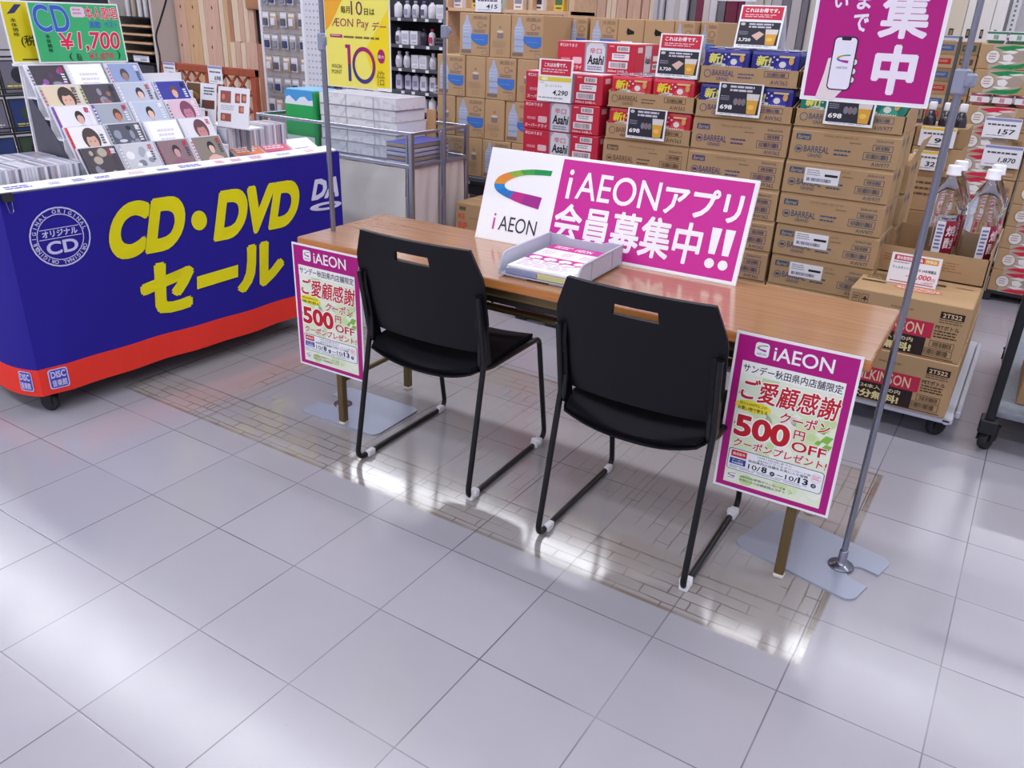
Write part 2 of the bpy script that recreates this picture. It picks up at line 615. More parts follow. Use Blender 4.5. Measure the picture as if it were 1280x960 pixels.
def lamp_material():
    m = bpy.data.materials.new('fluorescent_tube')
    m.use_nodes = True
    nt = m.node_tree
    nt.nodes.remove(nt.nodes['Principled BSDF'])
    e = nt.nodes.new('ShaderNodeEmission')
    e.inputs[0].default_value = (*LAMP_COL, 1)
    e.inputs[1].default_value = LAMP_POWER
    nt.links.new(e.outputs[0], nt.nodes['Material Output'].inputs[0])
    return m
LM = lamp_material()
for k, ly in enumerate(LAMP_ROWS):
    w = ('over the near aisle behind the viewer', 'over the aisle behind the viewer', 'over the desk', 'over the stacked cases', 'over the far shelving')[k]
    t = thing('ceiling_light', 'long white fluorescent ceiling light ' + w, 'light', (0, ly, CEIL), 0, 'ceiling light rows')
    hm = M(0xE6E6EA, 0.4, 0, 0.4)
    MB().box(-8, -.16, -.10, 5.6, .16, 0, hm, 0.01).build('housing', t)
    MB().add([(-7.9, -.08, -.105), (5.5, -.08, -.105), (5.5, .08, -.105), (-7.9, .08, -.105)], [[3, 2, 1, 0]], LM).build('diffuser', t)

# ================================================================ folding table
TOP = 0.662
wood = mat_wood('teak_laminate', 0x9B6D4C, 0xB08361, (0.6, 22, 22), 0.16, 1.0, coat=0.5)
woode = mat_wood('teak_edge', 0xB06A34, 0xCB8546, (0.5, 20, 20), 0.3, 0.6)
brass = M(0x6E5C3C, 0.38, 0.55, 0.5, 'bronze_leg_paint')
tdark = M(0x3A3430, 0.5, 0.3, 0.4)
ta = math.radians(1.3)
table = thing('folding_table', 'long folding table with glossy wood grain top and bronze legs', 'table', (0.5855, 1.504, 0), ta)
b = MB().box(-.9, -.224, TOP - .03, .9, .224, TOP, wood, 0.003)
b.box(-.9005, -.2245, TOP - .027, .9005, .2245, TOP - .003, woode, 0.002)
b.build('tabletop', table)
for lx, ly in ((-.755, -.205), (-.755, .165), (.795, -.205), (.795, .165)):
    l = MB().box(lx - .013, ly - .013, 0.012, lx + .013, ly + .013, TOP - .03, brass, 0.003).build('leg', table)
    MB().box(lx - .014, ly - .014, 0, lx + .014, ly + .014, .014, M(0xD8D2C4, 0.5), 0.004).build('foot_cap', l)
for lx in (-.755, .795):
    MB().tube([(lx, -.205, .17), (lx, .165, .17)], .009, brass).build('cross_bar', table)
    MB().tube([(lx, -.205, .57), (lx, .165, .57)], .009, brass).build('cross_bar', table)
MB().tube([(-.74, -.03, .50), (.78, -.03, .50)], .012, brass).build('stretcher', table)
b = MB()
for yy in (-.205, .19):
    b.box(-.86, yy, TOP - .058, .86, yy + .018, TOP - .03, brass)
for xx in (-.86, .842):
    b.box(xx, -.19, TOP - .058, xx + .018, .19, TOP - .03, brass)
b.build('apron_frame', table)
b = MB()
for k in range(13):
    yy = -.17 + .34 * k / 12
    b.tube([(-.68, yy, .575), (.70, yy, .575)], .003, tdark, 5)
for k in range(9):
    xx = -.68 + 1.38 * k / 8
    b.tube([(xx, -.172, .572), (xx, .172, .572)], .004, tdark, 5)
    for yy in (-.172, .172):
        b.tube([(xx, yy, .572), (xx, yy, TOP - .05)], .003, tdark, 5)
b.box(-.68, -.18, .578, .70, -.172, .600, tdark)
b.build('wire_shelf', table)

# ================================================================ two sled chairs
cbl = M(0x07070F, 0.42, 0, 0.28, 'black_plastic', noise=0.06, nscale=60)
ctub = M(0x101015, 0.32, 0.2, 0.5, 'black_tube')
cpad = M(0x0B0B13, 0.75, 0, 0.2, 'black_seat_fabric', noise=0.15, nscale=300)
clip = M(0xE9E8EF, 0.35, 0, 0.5, 'white_glide')
def make_chair(label):
    t = thing('sled_chair', label, 'chair', (0, 0, 0), 0, 'black chairs at the desk')
    for s in (-1, 1):
        x = .2165 * s
        p = fillet([(x * .985, .050, .640), (x * .985, .088, .435), (x, .004, .0095), (x * .985, .498, .0095), (x * .97, .425, .402),
                    (x * .97, .14, .402), (x * .93, .085, .405), (x * .93, .085, .49)], .032, 6)
        MB().tube(p, .0088, ctub, 10).build('side_frame', t)
        for yy in (.035, .435):
            g = MB()
            if s < 0:
                g.box(x - .004, yy + .012, .0, x + .015, yy + .046, .022, clip, 0.005, 2)
                g.build('floor_glide', t)
                continue
            g.box(x - .013, yy - .022, .0, x + .013, yy + .022, .026, clip, 0.006, 2)
            g.box(x - .017, yy - .012, .012, x + .017, yy + .004, .030, clip, 0.004)
            g.build('floor_glide', t)
    MB().tube([(-.2, .39, .392), (.2, .39, .392)], .008, ctub).build('front_bar', t)
    # seat: a padded pan with a rounded belly
    nu, nv = 17, 17
    pts, low = [], []
    for j in range(nv):
        v = j / (nv - 1)
        for i in range(nu):
            u = -1 + 2 * i / (nu - 1)
            hw = .206 - .028 * math.exp(-v * 11) - .010 * v - (.03 * max(0, (v - .85) / .15) ** 2)
            yy = .065 + .385 * v
            sag = (1 - u * u)
            z = .424 - .014 * math.exp(-v * 9) - .014 * sag - .020 * math.exp(-v * 7) * sag - .03 * max(0, (v - .82) / .18) ** 2
            z += .012 * math.exp(-((v - .42) / .05) ** 2) * 0.35 * sag
            pts.append((hw * u, yy, z))
    MB().sheet(pts, nu, nv, .012, cpad).build('seat_pad', t)
    low = []
    for j in range(nv):
        v = j / (nv - 1)
        for i in range(nu):
            u = -1 + 2 * i / (nu - 1)
            sag = (1 - abs(u) ** 2.4)
            z = .412 - .014 * math.exp(-v * 9) - .036 * sag * (1 - .6 * v) - .03 * max(0, (v - .82) / .18) ** 2
            low.append(((.212 - .028 * math.exp(-v * 11) - .01 * v - (.03 * max(0, (v - .85) / .15) ** 2)) * u, .058 + .388 * v, z))
    MB().sheet(low, nu, nv, .006, cbl).build('seat_pan', t)
    # backrest: curved panel with a hand slot
    us = [-1, -.96, -.85, -.7, -.5, -.30, -.28, -.1, .1, .28, .30, .5, .7, .85, .96, 1]
    vs = [0, .06, .15, .3, .45, .58, .68, .76, .785, .83, .875, .9, .94, .97, .99, 1]
    pts = []
    for v in vs:
        for u in us:
            if v < .62:
                hw = .206 + .020 * min(1, v / .3)
            else:
                k = (v - .62) / .38
                hw = .226 - .034 * max(0, (k - .28) / .72)
            z = .452 + .318 * v 
            yy = .090 - .062 * v + .026 * (abs(u) ** 2.2) * (1 - .25 * v) - .012
            pts.append((hw * u, yy, z))
    iu0, iu1 = us.index(-.28), us.index(.28)
    iv0, iv1 = vs.index(.785), vs.index(.875)
    MB().sheet(pts, len(us), len(vs), .011, cbl, lambda i, j: iu0 <= i < iu1 and iv0 <= j < iv1).build('backrest', t)
    for s in (-1, 1):
        br = MB()
        x = .206 * s
        pr = [(.104, .418), (.095, .455), (.080, .54), (.0665, .60), (.0655, .64)]
        for (y0, z0), (y1, z1) in zip(pr[:-1], pr[1:]):
            br.obox((x - .014, y0 - .010, z0), (.027, 0, 0), (0, .026, 0), (0, y1 - y0, z1 - z0), cbl)
        o = br.build('bracket', t)
        sc_ = MB().lathe([(.005, 0), (.005, .002), (.0, .0025)], ctub, 8)
        sc_.xf(Matrix.Translation((x, .066, .56)) @ Matrix.Rotation(PI / 2, 4, 'X')).build('screw', o)
    return t
ch1 = make_chair('black sled chair on the left, nearer the CD wagon, letter tray to its right')
ch1.location = (0.275, 1.112, 0)
ch1.rotation_euler = (0, 0, math.radians(1.8))
ch2 = dup(ch1, (0.979, 1.085, 0), math.radians(1.2), 'black sled chair on the right, next to the right coupon poster')

# ================================================================ coupon posters hanging from the table edge
MAG = 0xB0187F
def coupon_art():
    A = Art(.297, .437)
    A.L(0).rect(0, 0, 1, 1, 0xF0EEF2)
    A.L(1).rect(.022, .015, .978, .985, MAG)
    A.L(2).rect(.085, .165, .915, .955, 0xE6EFD6)
    rr = random.Random(3)
    for k in range(46):
        u, v = .1 + .8 * rr.random(), .24 + .7 * rr.random()
        r1 = .03 + .05 * rr.random()
        u = min(max(u, .09 + r1), .91 - r1); v = min(max(v, .25), .95 - r1 * .7)
        A.L(3 + (k % 3) * .2).ell(u, v, r1, r1 * .68, [0xDCEBC4, 0xD3E5B0, 0xEAF2E2, 0xC6DEA2, 0xF1F4E6][k % 5], 10)
    A.L(4)
    for u, v, s in ((.86, .52, .05), (.82, .47, .045), (.87, .57, .045), (.13, .55, .04), (.14, .62, .04), (.80, .55, .03), (.12, .36, .03)):
        A.poly([(u - s, v + s * .3), (u - s * .2, v - s * .5), (u + s, v - s * .4), (u + s * .3, v + s * .5)], 0x86BC4A)
    A.L(4).rect(.085, .165, .915, .245, 0xF2F3F0)
    A.rrect(.17, .04, .285, .125, .008, 0xF2F2F4)
    A.L(5)
    swoosh(A, .185, .052, .27, .092)
    A.text('iAEON', .19, .1, .265, .115, 0x555566)
    A.text('iAEON', .325, .045, .80, .128, 0xF4F2F6, 0.012, res=4)
    A.text('サンデー秋田県内店舗限定', .10, .18, .90, .232, 0x22223A, 0.012)
    A.L(6).text('ご愛顧感謝', .105, .262, .895, .40, 0xC4202E, 0.02, .12, outline=0xFFFFFF, ow=0.04)
    A.L(5).ell(.235, .435, .155, .036, 0xF3E23C)
    A.L(7).text('税込3,000円以上の', .12, .412, .35, .432, 0x3A3420)
    A.text('お買い物で使える', .11, .44, .36, .464, 0x3A3420, 0.01)
    A.L(6).text('クーポン', .46, .415, .86, .487, 0xC4202E, 0.02, .12, outline=0xFFFFFF, ow=0.05)
    A.text('500', .105, .495, .575, .635, 0xC01C2A, 0.04, 0, outline=0xFFFFFF, ow=0.04, res=5)
    A.text('円', .60, .505, .69, .562, 0xC01C2A, 0.02, 0, outline=0xFFFFFF, ow=0.04)
    A.text('OFF', .60, .575, .88, .637, 0xC01C2A, 0.02, 0, outline=0xFFFFFF, ow=0.04, res=4)
    A.text('クーポンプレゼント!', .12, .65, .90, .705, 0xC4202E, 0.02, .1, outline=0xFFFFFF, ow=0.05)
    A.L(5).rrect(.095, .722, .905, .862, .008, 0x2C3C78)
    A.L(6).rrect(.10, .7255, .90, .8585, .007, 0xEEF0F6)
    A.L(7).rect(.12, .733, .255, .775, 0xD0202F)
    A.rect(.115, .785, .255, .825, 0x2A3C9A)
    A.L(8).text('達成条件', .132, .744, .243, .764, 0xF4E8E8, 0.02)
    A.text('クーポン', .135, .79, .235, .803, 0xE8EAF8, 0.02)
    A.text('利用期間', .135, .807, .235, .82, 0xE8EAF8, 0.02)
    A.L(7).text('10月13日(月)までに', .35, .732, .64, .748, 0x33334A)
    A.text('iAEONアプリをダウンロード後', .35, .751, .80, .766, 0x33334A)
    A.text('秋田県内の店舗をお気に入り登録', .275, .769, .78, .786, 0x22223A, 0.012)
    A.text('10/', .28, .798, .385, .83, 0x22223A, 0.01)
    A.text('8', .395, .79, .443, .83, 0x22223A, 0.035)
    A.text('~10/', .53, .798, .70, .83, 0x22223A, 0.01)
    A.text('13', .705, .79, .79, .83, 0x22223A, 0.035)
    for u in (.49, .835):
        A.ell(u, .82, .022, .0145, 0x22223A, 12)
    A.L(8).text('水', .478, .812, .502, .828, 0xF0F0F0); A.text('月', .825, .812, .845, .828, 0xF0F0F0)
    A.L(7).ring(.845, .77, .012, .0112, 0xE06A80)
    A.lines(.815, .755, .875, .785, 3, 0xE06A80, 4)
    A.lines(.12, .835, .88, .855, 2, 0x8890A8, 5, .35)
    A.L(5).ell(.15, .905, .055, .035, 0xF0F2EE)
    A.L(6)
    swoosh(A, .115, .885, .19, .912)
    A.lines(.12, .918, .18, .926, 1, 0x666677, 3)
    A.text('iAEONの新規ダウンロード&', .225, .885, .62, .901, 0x33334A)
    A.text('お気に入り店舗登録はコチラ', .225, .908, .62, .925, 0x33334A)
    A.text('>', .65, .89, .68, .92, 0xA8C878)
    return A
CA = coupon_art()
paper = M(0xF8F8FC, 0.4, 0, 0.4, 'white_paper')
def coupon(label, O, rz, curl):
    m = MB().box(0, 0, 0, .297, .0012, .437, paper)
    m.art(CA, (0, 0, 0), (1, 0, 0), (0, 0, 1))
    if curl:        # the left one bows a little from hanging by its top edge
        m.v = [(x, y - curl * math.sin(PI * z / .437) * 1.0, z) for x, y, z in m.v]
    o = m.build('coupon_poster', None, O, rz)
    return tag(o, label, 'poster', 'coupon posters on the table edge')
coupon('iAEON coupon poster in a magenta border hanging at the left front corner of the table'.replace('iAEON ', ''), (-.330, 1.253, .206), math.radians(1.3), 0.0)
coupon('coupon poster in a magenta border hanging at the right front corner of the table', (1.178, 1.2880, .232), math.radians(1.3), 0.0)

# ================================================================ membership board leaning on the table
A = Art(.905, .305)
A.L(0).rect(.004, .012, .996, .988, 0xFAFAFE)
A.L(1).rect(.305, .03, .986, .965, 0xCB2597)
A.L(2)
swoosh(A, .040, .17, .268, .59)
A.text('i', .066, .70, .0755, .875, 0xC8489C)
A.text('AEON', .093, .715, .250, .875, 0x3A3048, res=4)
A.L(2).text('i', .338, .125, .355, .43, 0xFBF6FC, 0.012)
A.text('AEON', .375, .135, .685, .42, 0xFBF6FC, 0.006, res=5)
A.text('アプリ', .70, .135, .965, .43, 0xFBF6FC, 0.03)
A.text('会員募集中', .315, .475, .86, .885, 0xFBF6FC, 0.024)
for u in (.885, .93):
    A.poly([(u, .49), (u + .032, .49), (u + .026, .74), (u + .004, .74)], 0xFBF6FC)
    A.ell(u + .015, .83, .016, .048, 0xFBF6FC)
sb = thing('membership_board', 'wide white and magenta sign board with a rainbow swoosh, leaning on the table', 'sign', (.142, 1.640, TOP), math.radians(1.6))
lean = math.atan2(.1, .285)
Tm = Matrix.Rotation(-lean, 4, 'X')
m = MB().box(0, 0, 0, .905, .008, .305, paper, 0.001)
m.art(A, (0, 0, 0), (1, 0, 0), (0, 0, 1))
m.xf(Tm).build('panel', sb)
for xx in (.2, .68):
    p = [Tm @ Vector((xx, .012, .25)), Vector((xx, .104, .0))]
    MB().obox((xx, p[0].y, p[0].z), (.03, 0, 0), (0, .004, 0), (0, p[1].y - p[0].y, p[1].z - p[0].z), paper).build('easel_strut', sb)

# ================================================================ letter tray with flyers
gry = M(0xB9BCCB, 0.4, 0, 0.45, 'grey_plastic')
TX, TY, TRZ = .455, 1.318, math.radians(2.5)
tr = thing('letter_tray', 'grey plastic letter tray with open front, standing on the table', 'tray', (TX, TY, TOP), TRZ)
w_, d_, h_ = .252, .315, .066
m = MB().box(0, 0, .006, w_, d_, .009, gry)
prof = [(0, .006), (d_, .006), (d_, h_), (.045, h_), (.02, h_ * .86), (.004, h_ * .55), (0, .025)]
for x0 in (0, w_ - .004):
    m.prism(prof, x0, x0 + .004, gry, Matrix(((0, 0, 1, 0), (1, 0, 0, 0), (0, 1, 0, 0), (0, 0, 0, 1))))
for x0 in (-.002, w_ - .004):
    m.tube(fillet([(x0 + .003, 0, .02), (x0 + .003, .02, h_), (x0 + .003, d_, h_)], .035), .0035, gry, 6)
m.box(0, d_ - .004, .006, w_, d_, h_ * .8, gry)
m.prism([(0, h_ * .8), (w_, h_ * .8), (w_, h_), (w_ * .8, h_), (w_ * .72, h_ * .88), (w_ * .28, h_ * .88), (w_ * .2, h_), (0, h_)], -.004, 0, gry,
        Matrix(((1, 0, 0, 0), (0, 0, -1, d_ - .004), (0, 1, 0, 0), (0, 0, 0, 1))))
for yy in (.09, .235):
    m.box(w_, yy, .008, w_ + .003, yy + .004, h_ - .004, gry)
m.build('tray_body', tr)
for x0 in (.02, .16):
    MB().box(x0, .004, 0, x0 + .07, .05, .006, gry, 0.002).build('tray_foot', tr)
A = Art(.205, .288)
A.L(0).rect(0, 0, 1, 1, 0xF2F1F6)
A.L(1).rect(.0, .0, 1, .20, 0xC8318F); A.rect(0, .5, 1, .66, 0xC8318F)
A.L(2).text('iAEON', .45, .05, .72, .15, 0xF6EEF6, 0.02); A.lines(.1, .05, .4, .16, 2, 0xF6EEF6, 8)
for k in range(3):
    A.rrect(.05 + .31 * k, .24, .33 + .31 * k, .46, .006, 0xFBFBFE)
    A.L(3).lines(.08 + .31 * k, .28, .30 + .31 * k, .44, 4, 0xB98FB4, k, .4); A.L(2)
for k in range(4):
    A.ell(.14 + .24 * k, .6, .10, .06, 0xF6F0F8)
    A.L(3).poly([(.10 + .24 * k, .70), (.13 + .24 * k, .70), (.2 + .24 * k, .62), (.17 + .24 * k, .62)], 0xC8318F); A.L(2)
A.lines(.06, .72, .94, .96, 5, 0xC9A6C6, 9, .35)
fs_ = thing('flyer_stack', 'stack of white and magenta flyers lying in the grey letter tray', 'flyers', (TX + .016 * math.cos(TRZ), TY + .006, TOP + .009), TRZ)
m = MB()
rr = random.Random(5)
for k in range(6):
    dx, dy = rr.uniform(-.004, .004), rr.uniform(-.004, .004)
    m.box(.004 + dx, .006 + dy, k * .004, .216 + dx, .296 + dy, k * .004 + .0038, [paper, M(0xE3DDEE, .5), paper][k % 3])
m.box(.006, .004, .024, .214, .296, .026, paper)
m.art(A, (.0075, .0055, .026), (1, 0, 0), (0, 1, 0))
m.build('flyers', fs_)
MB().box(.004, -.001, .002, .105, .004, .016, M(0x8F94BC, 0.4)).build('blue_edge', fs_)['label'] = 'blue grey paper edge at the front of the stack'
MB().box(.107, -.001, .002, .214, .004, .016, M(0xCFCB92, 0.4)).build('yellow_edge', fs_)['label'] = 'pale yellow paper edge at the front of the stack'

# ================================================================ sign stands
steel = M(0x8F91A0, 0.25, 0.9, 0.5, 'chrome_pole')
plate = M(0xA3A9BC, 0.38, 0.35, 0.5, 'steel_plate', noise=0.05, nscale=8)
clampm = M(0x8E93A8, 0.45, 0, 0.4, 'grey_clamp')
def stand(label, loc, rz, notch, height, arm, poly=None, pr=.0085, joint=1.26):
    """base plate with a round notch in one end, pole offset towards the notch"""
    t = thing('sign_stand', label, 'sign stand', loc, rz, 'floor standing sign stands')
    s = notch
    pts = []
    L, Wd, r = .35, .26, .03
    def arc(cx, cy, a0, a1, rad, n=6):
        return [(cx + rad * math.cos(math.radians(a0 + (a1 - a0) * k / n)), cy + rad * math.sin(math.radians(a0 + (a1 - a0) * k / n))) for k in range(n + 1)]
    # local: pole at the origin, notch towards +x
    x0, x1 = -.26, .09
    pts += arc(x1 - r, -Wd / 2 + r, -90, 0, r) + [(x1, -.036)]
    pts += arc(x1 - .035, 0, 270, 90, .036, 12)
    pts += [(x1, .036)] + arc(x1 - r, Wd / 2 - r, 0, 90, r) + arc(x0 + r, Wd / 2 - r, 90, 180, r) + arc(x0 + r, -Wd / 2 + r, 180, 270, r)
    MB().prism([(p[0] * s, p[1]) for p in pts], 0, .006, plate).build('base_plate', t)
    MB().lathe([(.035, .006), (.033, .010), (.018, .014), (.012, .022), (.0115, .055), (.0095, .057)], steel, 20).build('socket', t)
    MB().tube([(0, 0, .02), (0, 0, joint)], pr, steel, 12).build('lower_pole', t)
    MB().tube([(0, 0, joint - .05), (0, 0, height)], pr * .8, steel, 12).build('upper_pole', t)
    if joint < 1.35:
        c = MB().box(-.014, -.013, joint - .028, .014, .013, joint + .024, clampm, 0.004)
        c.box(.010, -.016, joint - .012, .030, .008, joint + .016, clampm, 0.004)
        c.tube([(.022, -.020, joint + .002), (.022, .012, joint + .002)], .005, clampm, 8)
        c.build('height_clamp', t)
    if arm:
        z, ax = arm
        MB().tube([(0, -.004, z), (ax, -.004, z)], .005, steel, 8).build('hanging_arm', t)
        MB().box(-.013, -.013, z - .014, .013, .013, z + .014, clampm, .003).build('arm_clamp', t)
    return t
st_r = stand('chrome sign stand right of the table, holding the hanging magenta poster', (1.516, 1.458, 0), math.radians(-13), 1, 1.86, None)
MB().xf(Matrix())
st_l = stand('chrome sign stand behind the left end of the table, holding the yellow poster', (-.272, 1.391, 0), math.radians(2), -1, 1.80, None)
st_b = stand('thin chrome sign stand without a poster, standing behind the table', (-.560, 2.40, 0), math.radians(95), 1, 1.9, None, None, .0075, 1.285)
# arms with their posters, high up
rr_ = math.radians(13)
MB().tube([(0, 0, 1.826), (-.36 * math.cos(rr_), -.36 * math.sin(rr_), 1.826)], .005, steel, 8).build('hanging_arm', st_r)
MB().tube([(0, 0, 1.72), (.31, -.011, 1.72)], .005, steel, 8).build('hanging_arm', st_l)

A = Art(.272, .62)
H = lambda z: (1.82 - z) / .62
U = lambda x: (x - 1.193) / .272
A.L(0).rect(.012, .006, .988, .994, 0xF1EEF4)
A.L(1).rect(.03, .014, .970, .986, 0xB3187F)
A.L(2)
W_ = 0xEFE6F4
A.text('中', U(1.338), H(1.325), U(1.426), H(1.222), W_, 0.045)
A.text('集', U(1.333), H(1.432), U(1.432), H(1.336), W_, 0.030)
A.text('募', U(1.333), H(1.545), U(1.432), H(1.447), W_, 0.030)
A.text('ま', U(1.280), H(1.428), U(1.309), H(1.391), W_, 0.03)
A.text('で', U(1.279), H(1.383), U(1.311), H(1.347), W_, 0.03)
A.text('い', U(1.233), H(1.418), U(1.262), H(1.393), W_, 0.03)
skin = 0xE9D9DC
A.L(3).poly([(U(1.227), H(1.205)), (U(1.233), H(1.235)), (U(1.238), H(1.262)), (U(1.241), H(1.29)), (U(1.247), H(1.292)), (U(1.252), H(1.27)), (U(1.255), H(1.235)),
             (U(1.285), H(1.228)), (U(1.270), H(1.208)), (U(1.266), H(1.203))], skin)
for z in (1.285, 1.266, 1.248):
    A.L(3).ell(U(1.299), H(z), .024, .0125, 0x2A2238)
    A.L(4).ell(U(1.299), H(z), .019, .0095, skin)
A.L(5).rrect(U(1.2475), H(1.3365), U(1.2985), H(1.225), .010, 0x2A2238)
A.L(6).rrect(U(1.2500), H(1.334), U(1.2960), H(1.2275), .008, 0xECE8F6)
A.L(7).rrect(U(1.2630), H(1.3365), U(1.2835), H(1.3285), .003, 0x2A2238)
swoosh(A, U(1.259), H(1.300), U(1.288), H(1.282))
A.text('iAEON', U(1.262), H(1.275), U(1.285), H(1.270), 0x777085)
m = MB().box(0, 0, 0, .272, .002, .62, paper)
m.art(A, (0, 0, 0), (1, 0, 0), (0, 0, 1))
tag(m.build('hanging_poster', None, (1.193, 1.440, 1.20), math.radians(1)), 'magenta poster of a hand holding a phone, hanging from the right sign stand', 'poster')

A = Art(.264, .58)
H = lambda z: (1.712 - z) / .58
U = lambda x: (x + .249) / .264
A.L(0).rect(0, 0, 1, 1, 0xEFEFF0)
A.L(1).rect(.012, .005, .985, .985, 0xF3D81C)
A.L(2).poly([(.012, H(1.31)), (.012, H(1.135)), (.80, H(1.135)), (.62, H(1.24)), (.99, H(1.36)), (.99, H(1.40)), (.30, H(1.40))], 0xF1E56A)
A.L(3).poly([(.012, H(1.42)), (.32, H(1.42)), (.30, H(1.38)), (.10, H(1.31)), (.012, H(1.29))], 0xEFA92C)
A.L(4)
k_ = 0x4A3A1A
A.text('毎月', U(-.178), H(1.362), U(-.14), H(1.342), k_, 0.02)
A.text('10', U(-.136), H(1.376), U(-.090), H(1.338), 0x6A3A5A, 0.0)
A.text('日は', U(-.083), H(1.357), U(-.042), H(1.339), k_, 0.02)
A.text('ÆON Pay', U(-.218), H(1.328), U(-.068), H(1.298), 0x9C3A5A, 0.0, .08)
A.text('デー', U(-.055), H(1.322), U(.0), H(1.298), 0x9C3A5A, 0.01, .1)
A.rect(U(-.227), H(1.283), U(-.176), H(1.274), 0xA8206A)
A.L(5).lines(U(-.222), H(1.281), U(-.182), H(1.276), 1, 0xEFC0D0, 3)
A.L(4).lines(U(-.170), H(1.280), U(.0), H(1.272), 1, 0x7A6A3A, 6, .7)
A.text('WAON', U(-.227), H(1.198), U(-.184), H(1.186), 0x5A5A3A, 0.01)
A.text('POINT', U(-.227), H(1.182), U(-.184), H(1.170), 0x5A5A3A, 0.01)
A.poly([(U(-.166), H(1.256)), (U(-.145), H(1.256)), (U(-.145), H(1.20)), (U(-.157), H(1.20)), (U(-.157), H(1.246)), (U(-.166), H(1.246))], 0xA81C6A)
A.rect(U(-.157), H(1.20), U(-.145), H(1.152), 0x3C3A86)
cu_, cv_ = U(-.092), H(1.200)
for k in range(40):
    a0, a1 = 2 * PI * k / 40, 2 * PI * (k + 1) / 40
    f = .5 - .5 * math.sin(a0 + .5)
    c = (int(0xA8 + (0x3C - 0xA8) * f) << 16) | (int(0x1C + (0x3A - 0x1C) * f) << 8) | int(0x6A + (0x86 - 0x6A) * f)
    pt = lambda a, r: (cu_ + r * .047 * math.cos(a) / .264, cv_ - r * .052 * math.sin(a) / .58)
    A.poly([pt(a0, 1), pt(a1, 1), pt(a1, .77), pt(a0, .77)], c)
A.ell(U(-.021), H(1.229), .055, .034, 0xA81C6A)
A.L(5).text('最大', U(-.034), H(1.233), U(-.008), H(1.223), 0xF0D0E0, 0.02)
A.L(4).text('倍', U(-.041), H(1.19), U(-.009), H(1.147), 0x9A8230, 0.0)
m = MB().box(0, 0, 0, .264, .002, .58, paper)
m.art(A, (0, 0, 0), (1, 0, 0), (0, 0, 1))
tag(m.build('hanging_poster', None, (-.249, 1.380, 1.132), math.radians(-1)), 'yellow poster with a large 10, hanging from the left sign stand', 'poster')
# ================================================================ CD sale wagon with its printed cloth
BA = -math.atan(.07)
BO = Vector((-1.03, .70, 0))
BT = Matrix.Translation(BO) @ Matrix.Rotation(BA, 4, 'Z')
def bp(x, y, z):
    return BT @ Vector((x, y, z))
white_p = M(0xEDECF2, 0.45, 0, 0.4, 'white_board')
dark_s = M(0x2A2A30, 0.5, 0.4, 0.4, 'dark_steel')
rub = M(0x2B2C31, 0.6, 0, 0.3, 'grey_rubber')
def caster(mb, x, y, r=.034, w=.022, top=.085, ang=0.0):
    T = Matrix.Translation((x, y, r)) @ Matrix.Rotation(ang, 4, 'Z') @ Matrix.Rotation(PI / 2, 4, 'X')
    c = MB().lathe([(r * .5, -w / 2), (r * .92, -w / 2), (r, -w * .3), (r, w * .3), (r * .92, w / 2), (r * .5, w / 2)], rub, 16)
    c.lathe([(r * .5, -w * .4), (.004, -w * .55), (.004, w * .55), (r * .5, w * .4)], dark_s, 12)
    c.xf(T)
    f = MB().xf(Matrix())
    for s in (-1, 1):
        f.obox((-r * .7, s * w * .75 - .0015, -.004), (r * 1.3, 0, 0), (0, .003, 0), (r * .1, 0, top - r - .004), dark_s)
    f.box(-r * .8, -w * .85, top - r - .008, r * .9, w * .85, top - r, dark_s)
    f.xf(Matrix.Translation((x, y, r)) @ Matrix.Rotation(ang, 4, 'Z'))
    for q in (c, f):
        o = len(mb.v); mb.v += q.v
        for ff, mm, ss in zip(q.f, q.m, q.sm):
            mb.f.append([i + o for i in ff]); mb.m.append(mb.mi(q.mats[mm])); mb.sm.append(ss)
    return mb
wag = thing('sale_wagon', 'wheeled sale wagon full of CDs behind the blue printed cloth', 'wagon', BO, BA)
m = MB().box(-.92, .0, .700, -.012, 1.41, .715, white_p)
for x0, y0, x1, y1 in ((-.92, 0, -.012, .012), (-.92, 1.398, -.012, 1.41), (-.92, 0, -.908, 1.41), (-.024, 0, -.012, 1.41)):
    m.box(x0, y0, .715, x1, y1, .782, white_p)
m.build('bin', wag)
m = MB()
for x in (-.88, -.05):
    for y in (.04, 1.37):
        m.box(x - .015, y - .015, .085, x + .015, y + .015, .70, dark_s)
for y in (.04, 1.37):
    m.box(-.88, y - .012, .12, -.05, y + .012, .15, dark_s)
for x in (-.88, -.05):
    m.box(x - .012, .04, .12, x + .012, 1.37, .15, dark_s)
m.build('frame', wag)
MB().box(-.90, .02, .151, -.03, 1.39, .163, dark_s).build('shade_board', wag)  # unseen board, added to block light and darken the floor under the wagon
for x, y in ((-.05, .04), (-.05, 1.37), (-.88, .04), (-.88, 1.37)):
    caster(MB(), x, y, ang=.4).build('caster', wag)
# cloth: printed front and one side, softly rippled
blue, red = M(0x231A8E, 0.65, 0, 0.25, 'blue_cloth', noise=0.05, nscale=40), M(0xE8382C, 0.65, 0, 0.25, 'red_cloth', noise=0.04, nscale=40)
def ripple(s, z):
    k = 1 - max(0, (z - .08) / .7)
    k *= min(1, s / .10)
    return .006 * k * math.sin(9 * s + .6) + .004 * k * math.sin(23 * s + 2 * z) + .012 * k * k * math.exp(-((s - .5) / .5) ** 2)
A = Art(1.42, .70)
S = lambda s: s / 1.42
V = lambda z: (.78 - z) / .70
yl = 0xE6DC12
A.L(1)
A.text('CD', S(.300), V(.702), S(.600), V(.498), yl, 0.06, .28, res=6)
A.ell(S(.688), V(.590), .034 / 1.42, .038 / .7, yl)
A.text('DVD', S(.735), V(.690), S(1.150), V(.494), yl, 0.06, .28, res=6)
A.text('セ', S(.395), V(.462), S(.620), V(.258), yl, 0.06, .12)
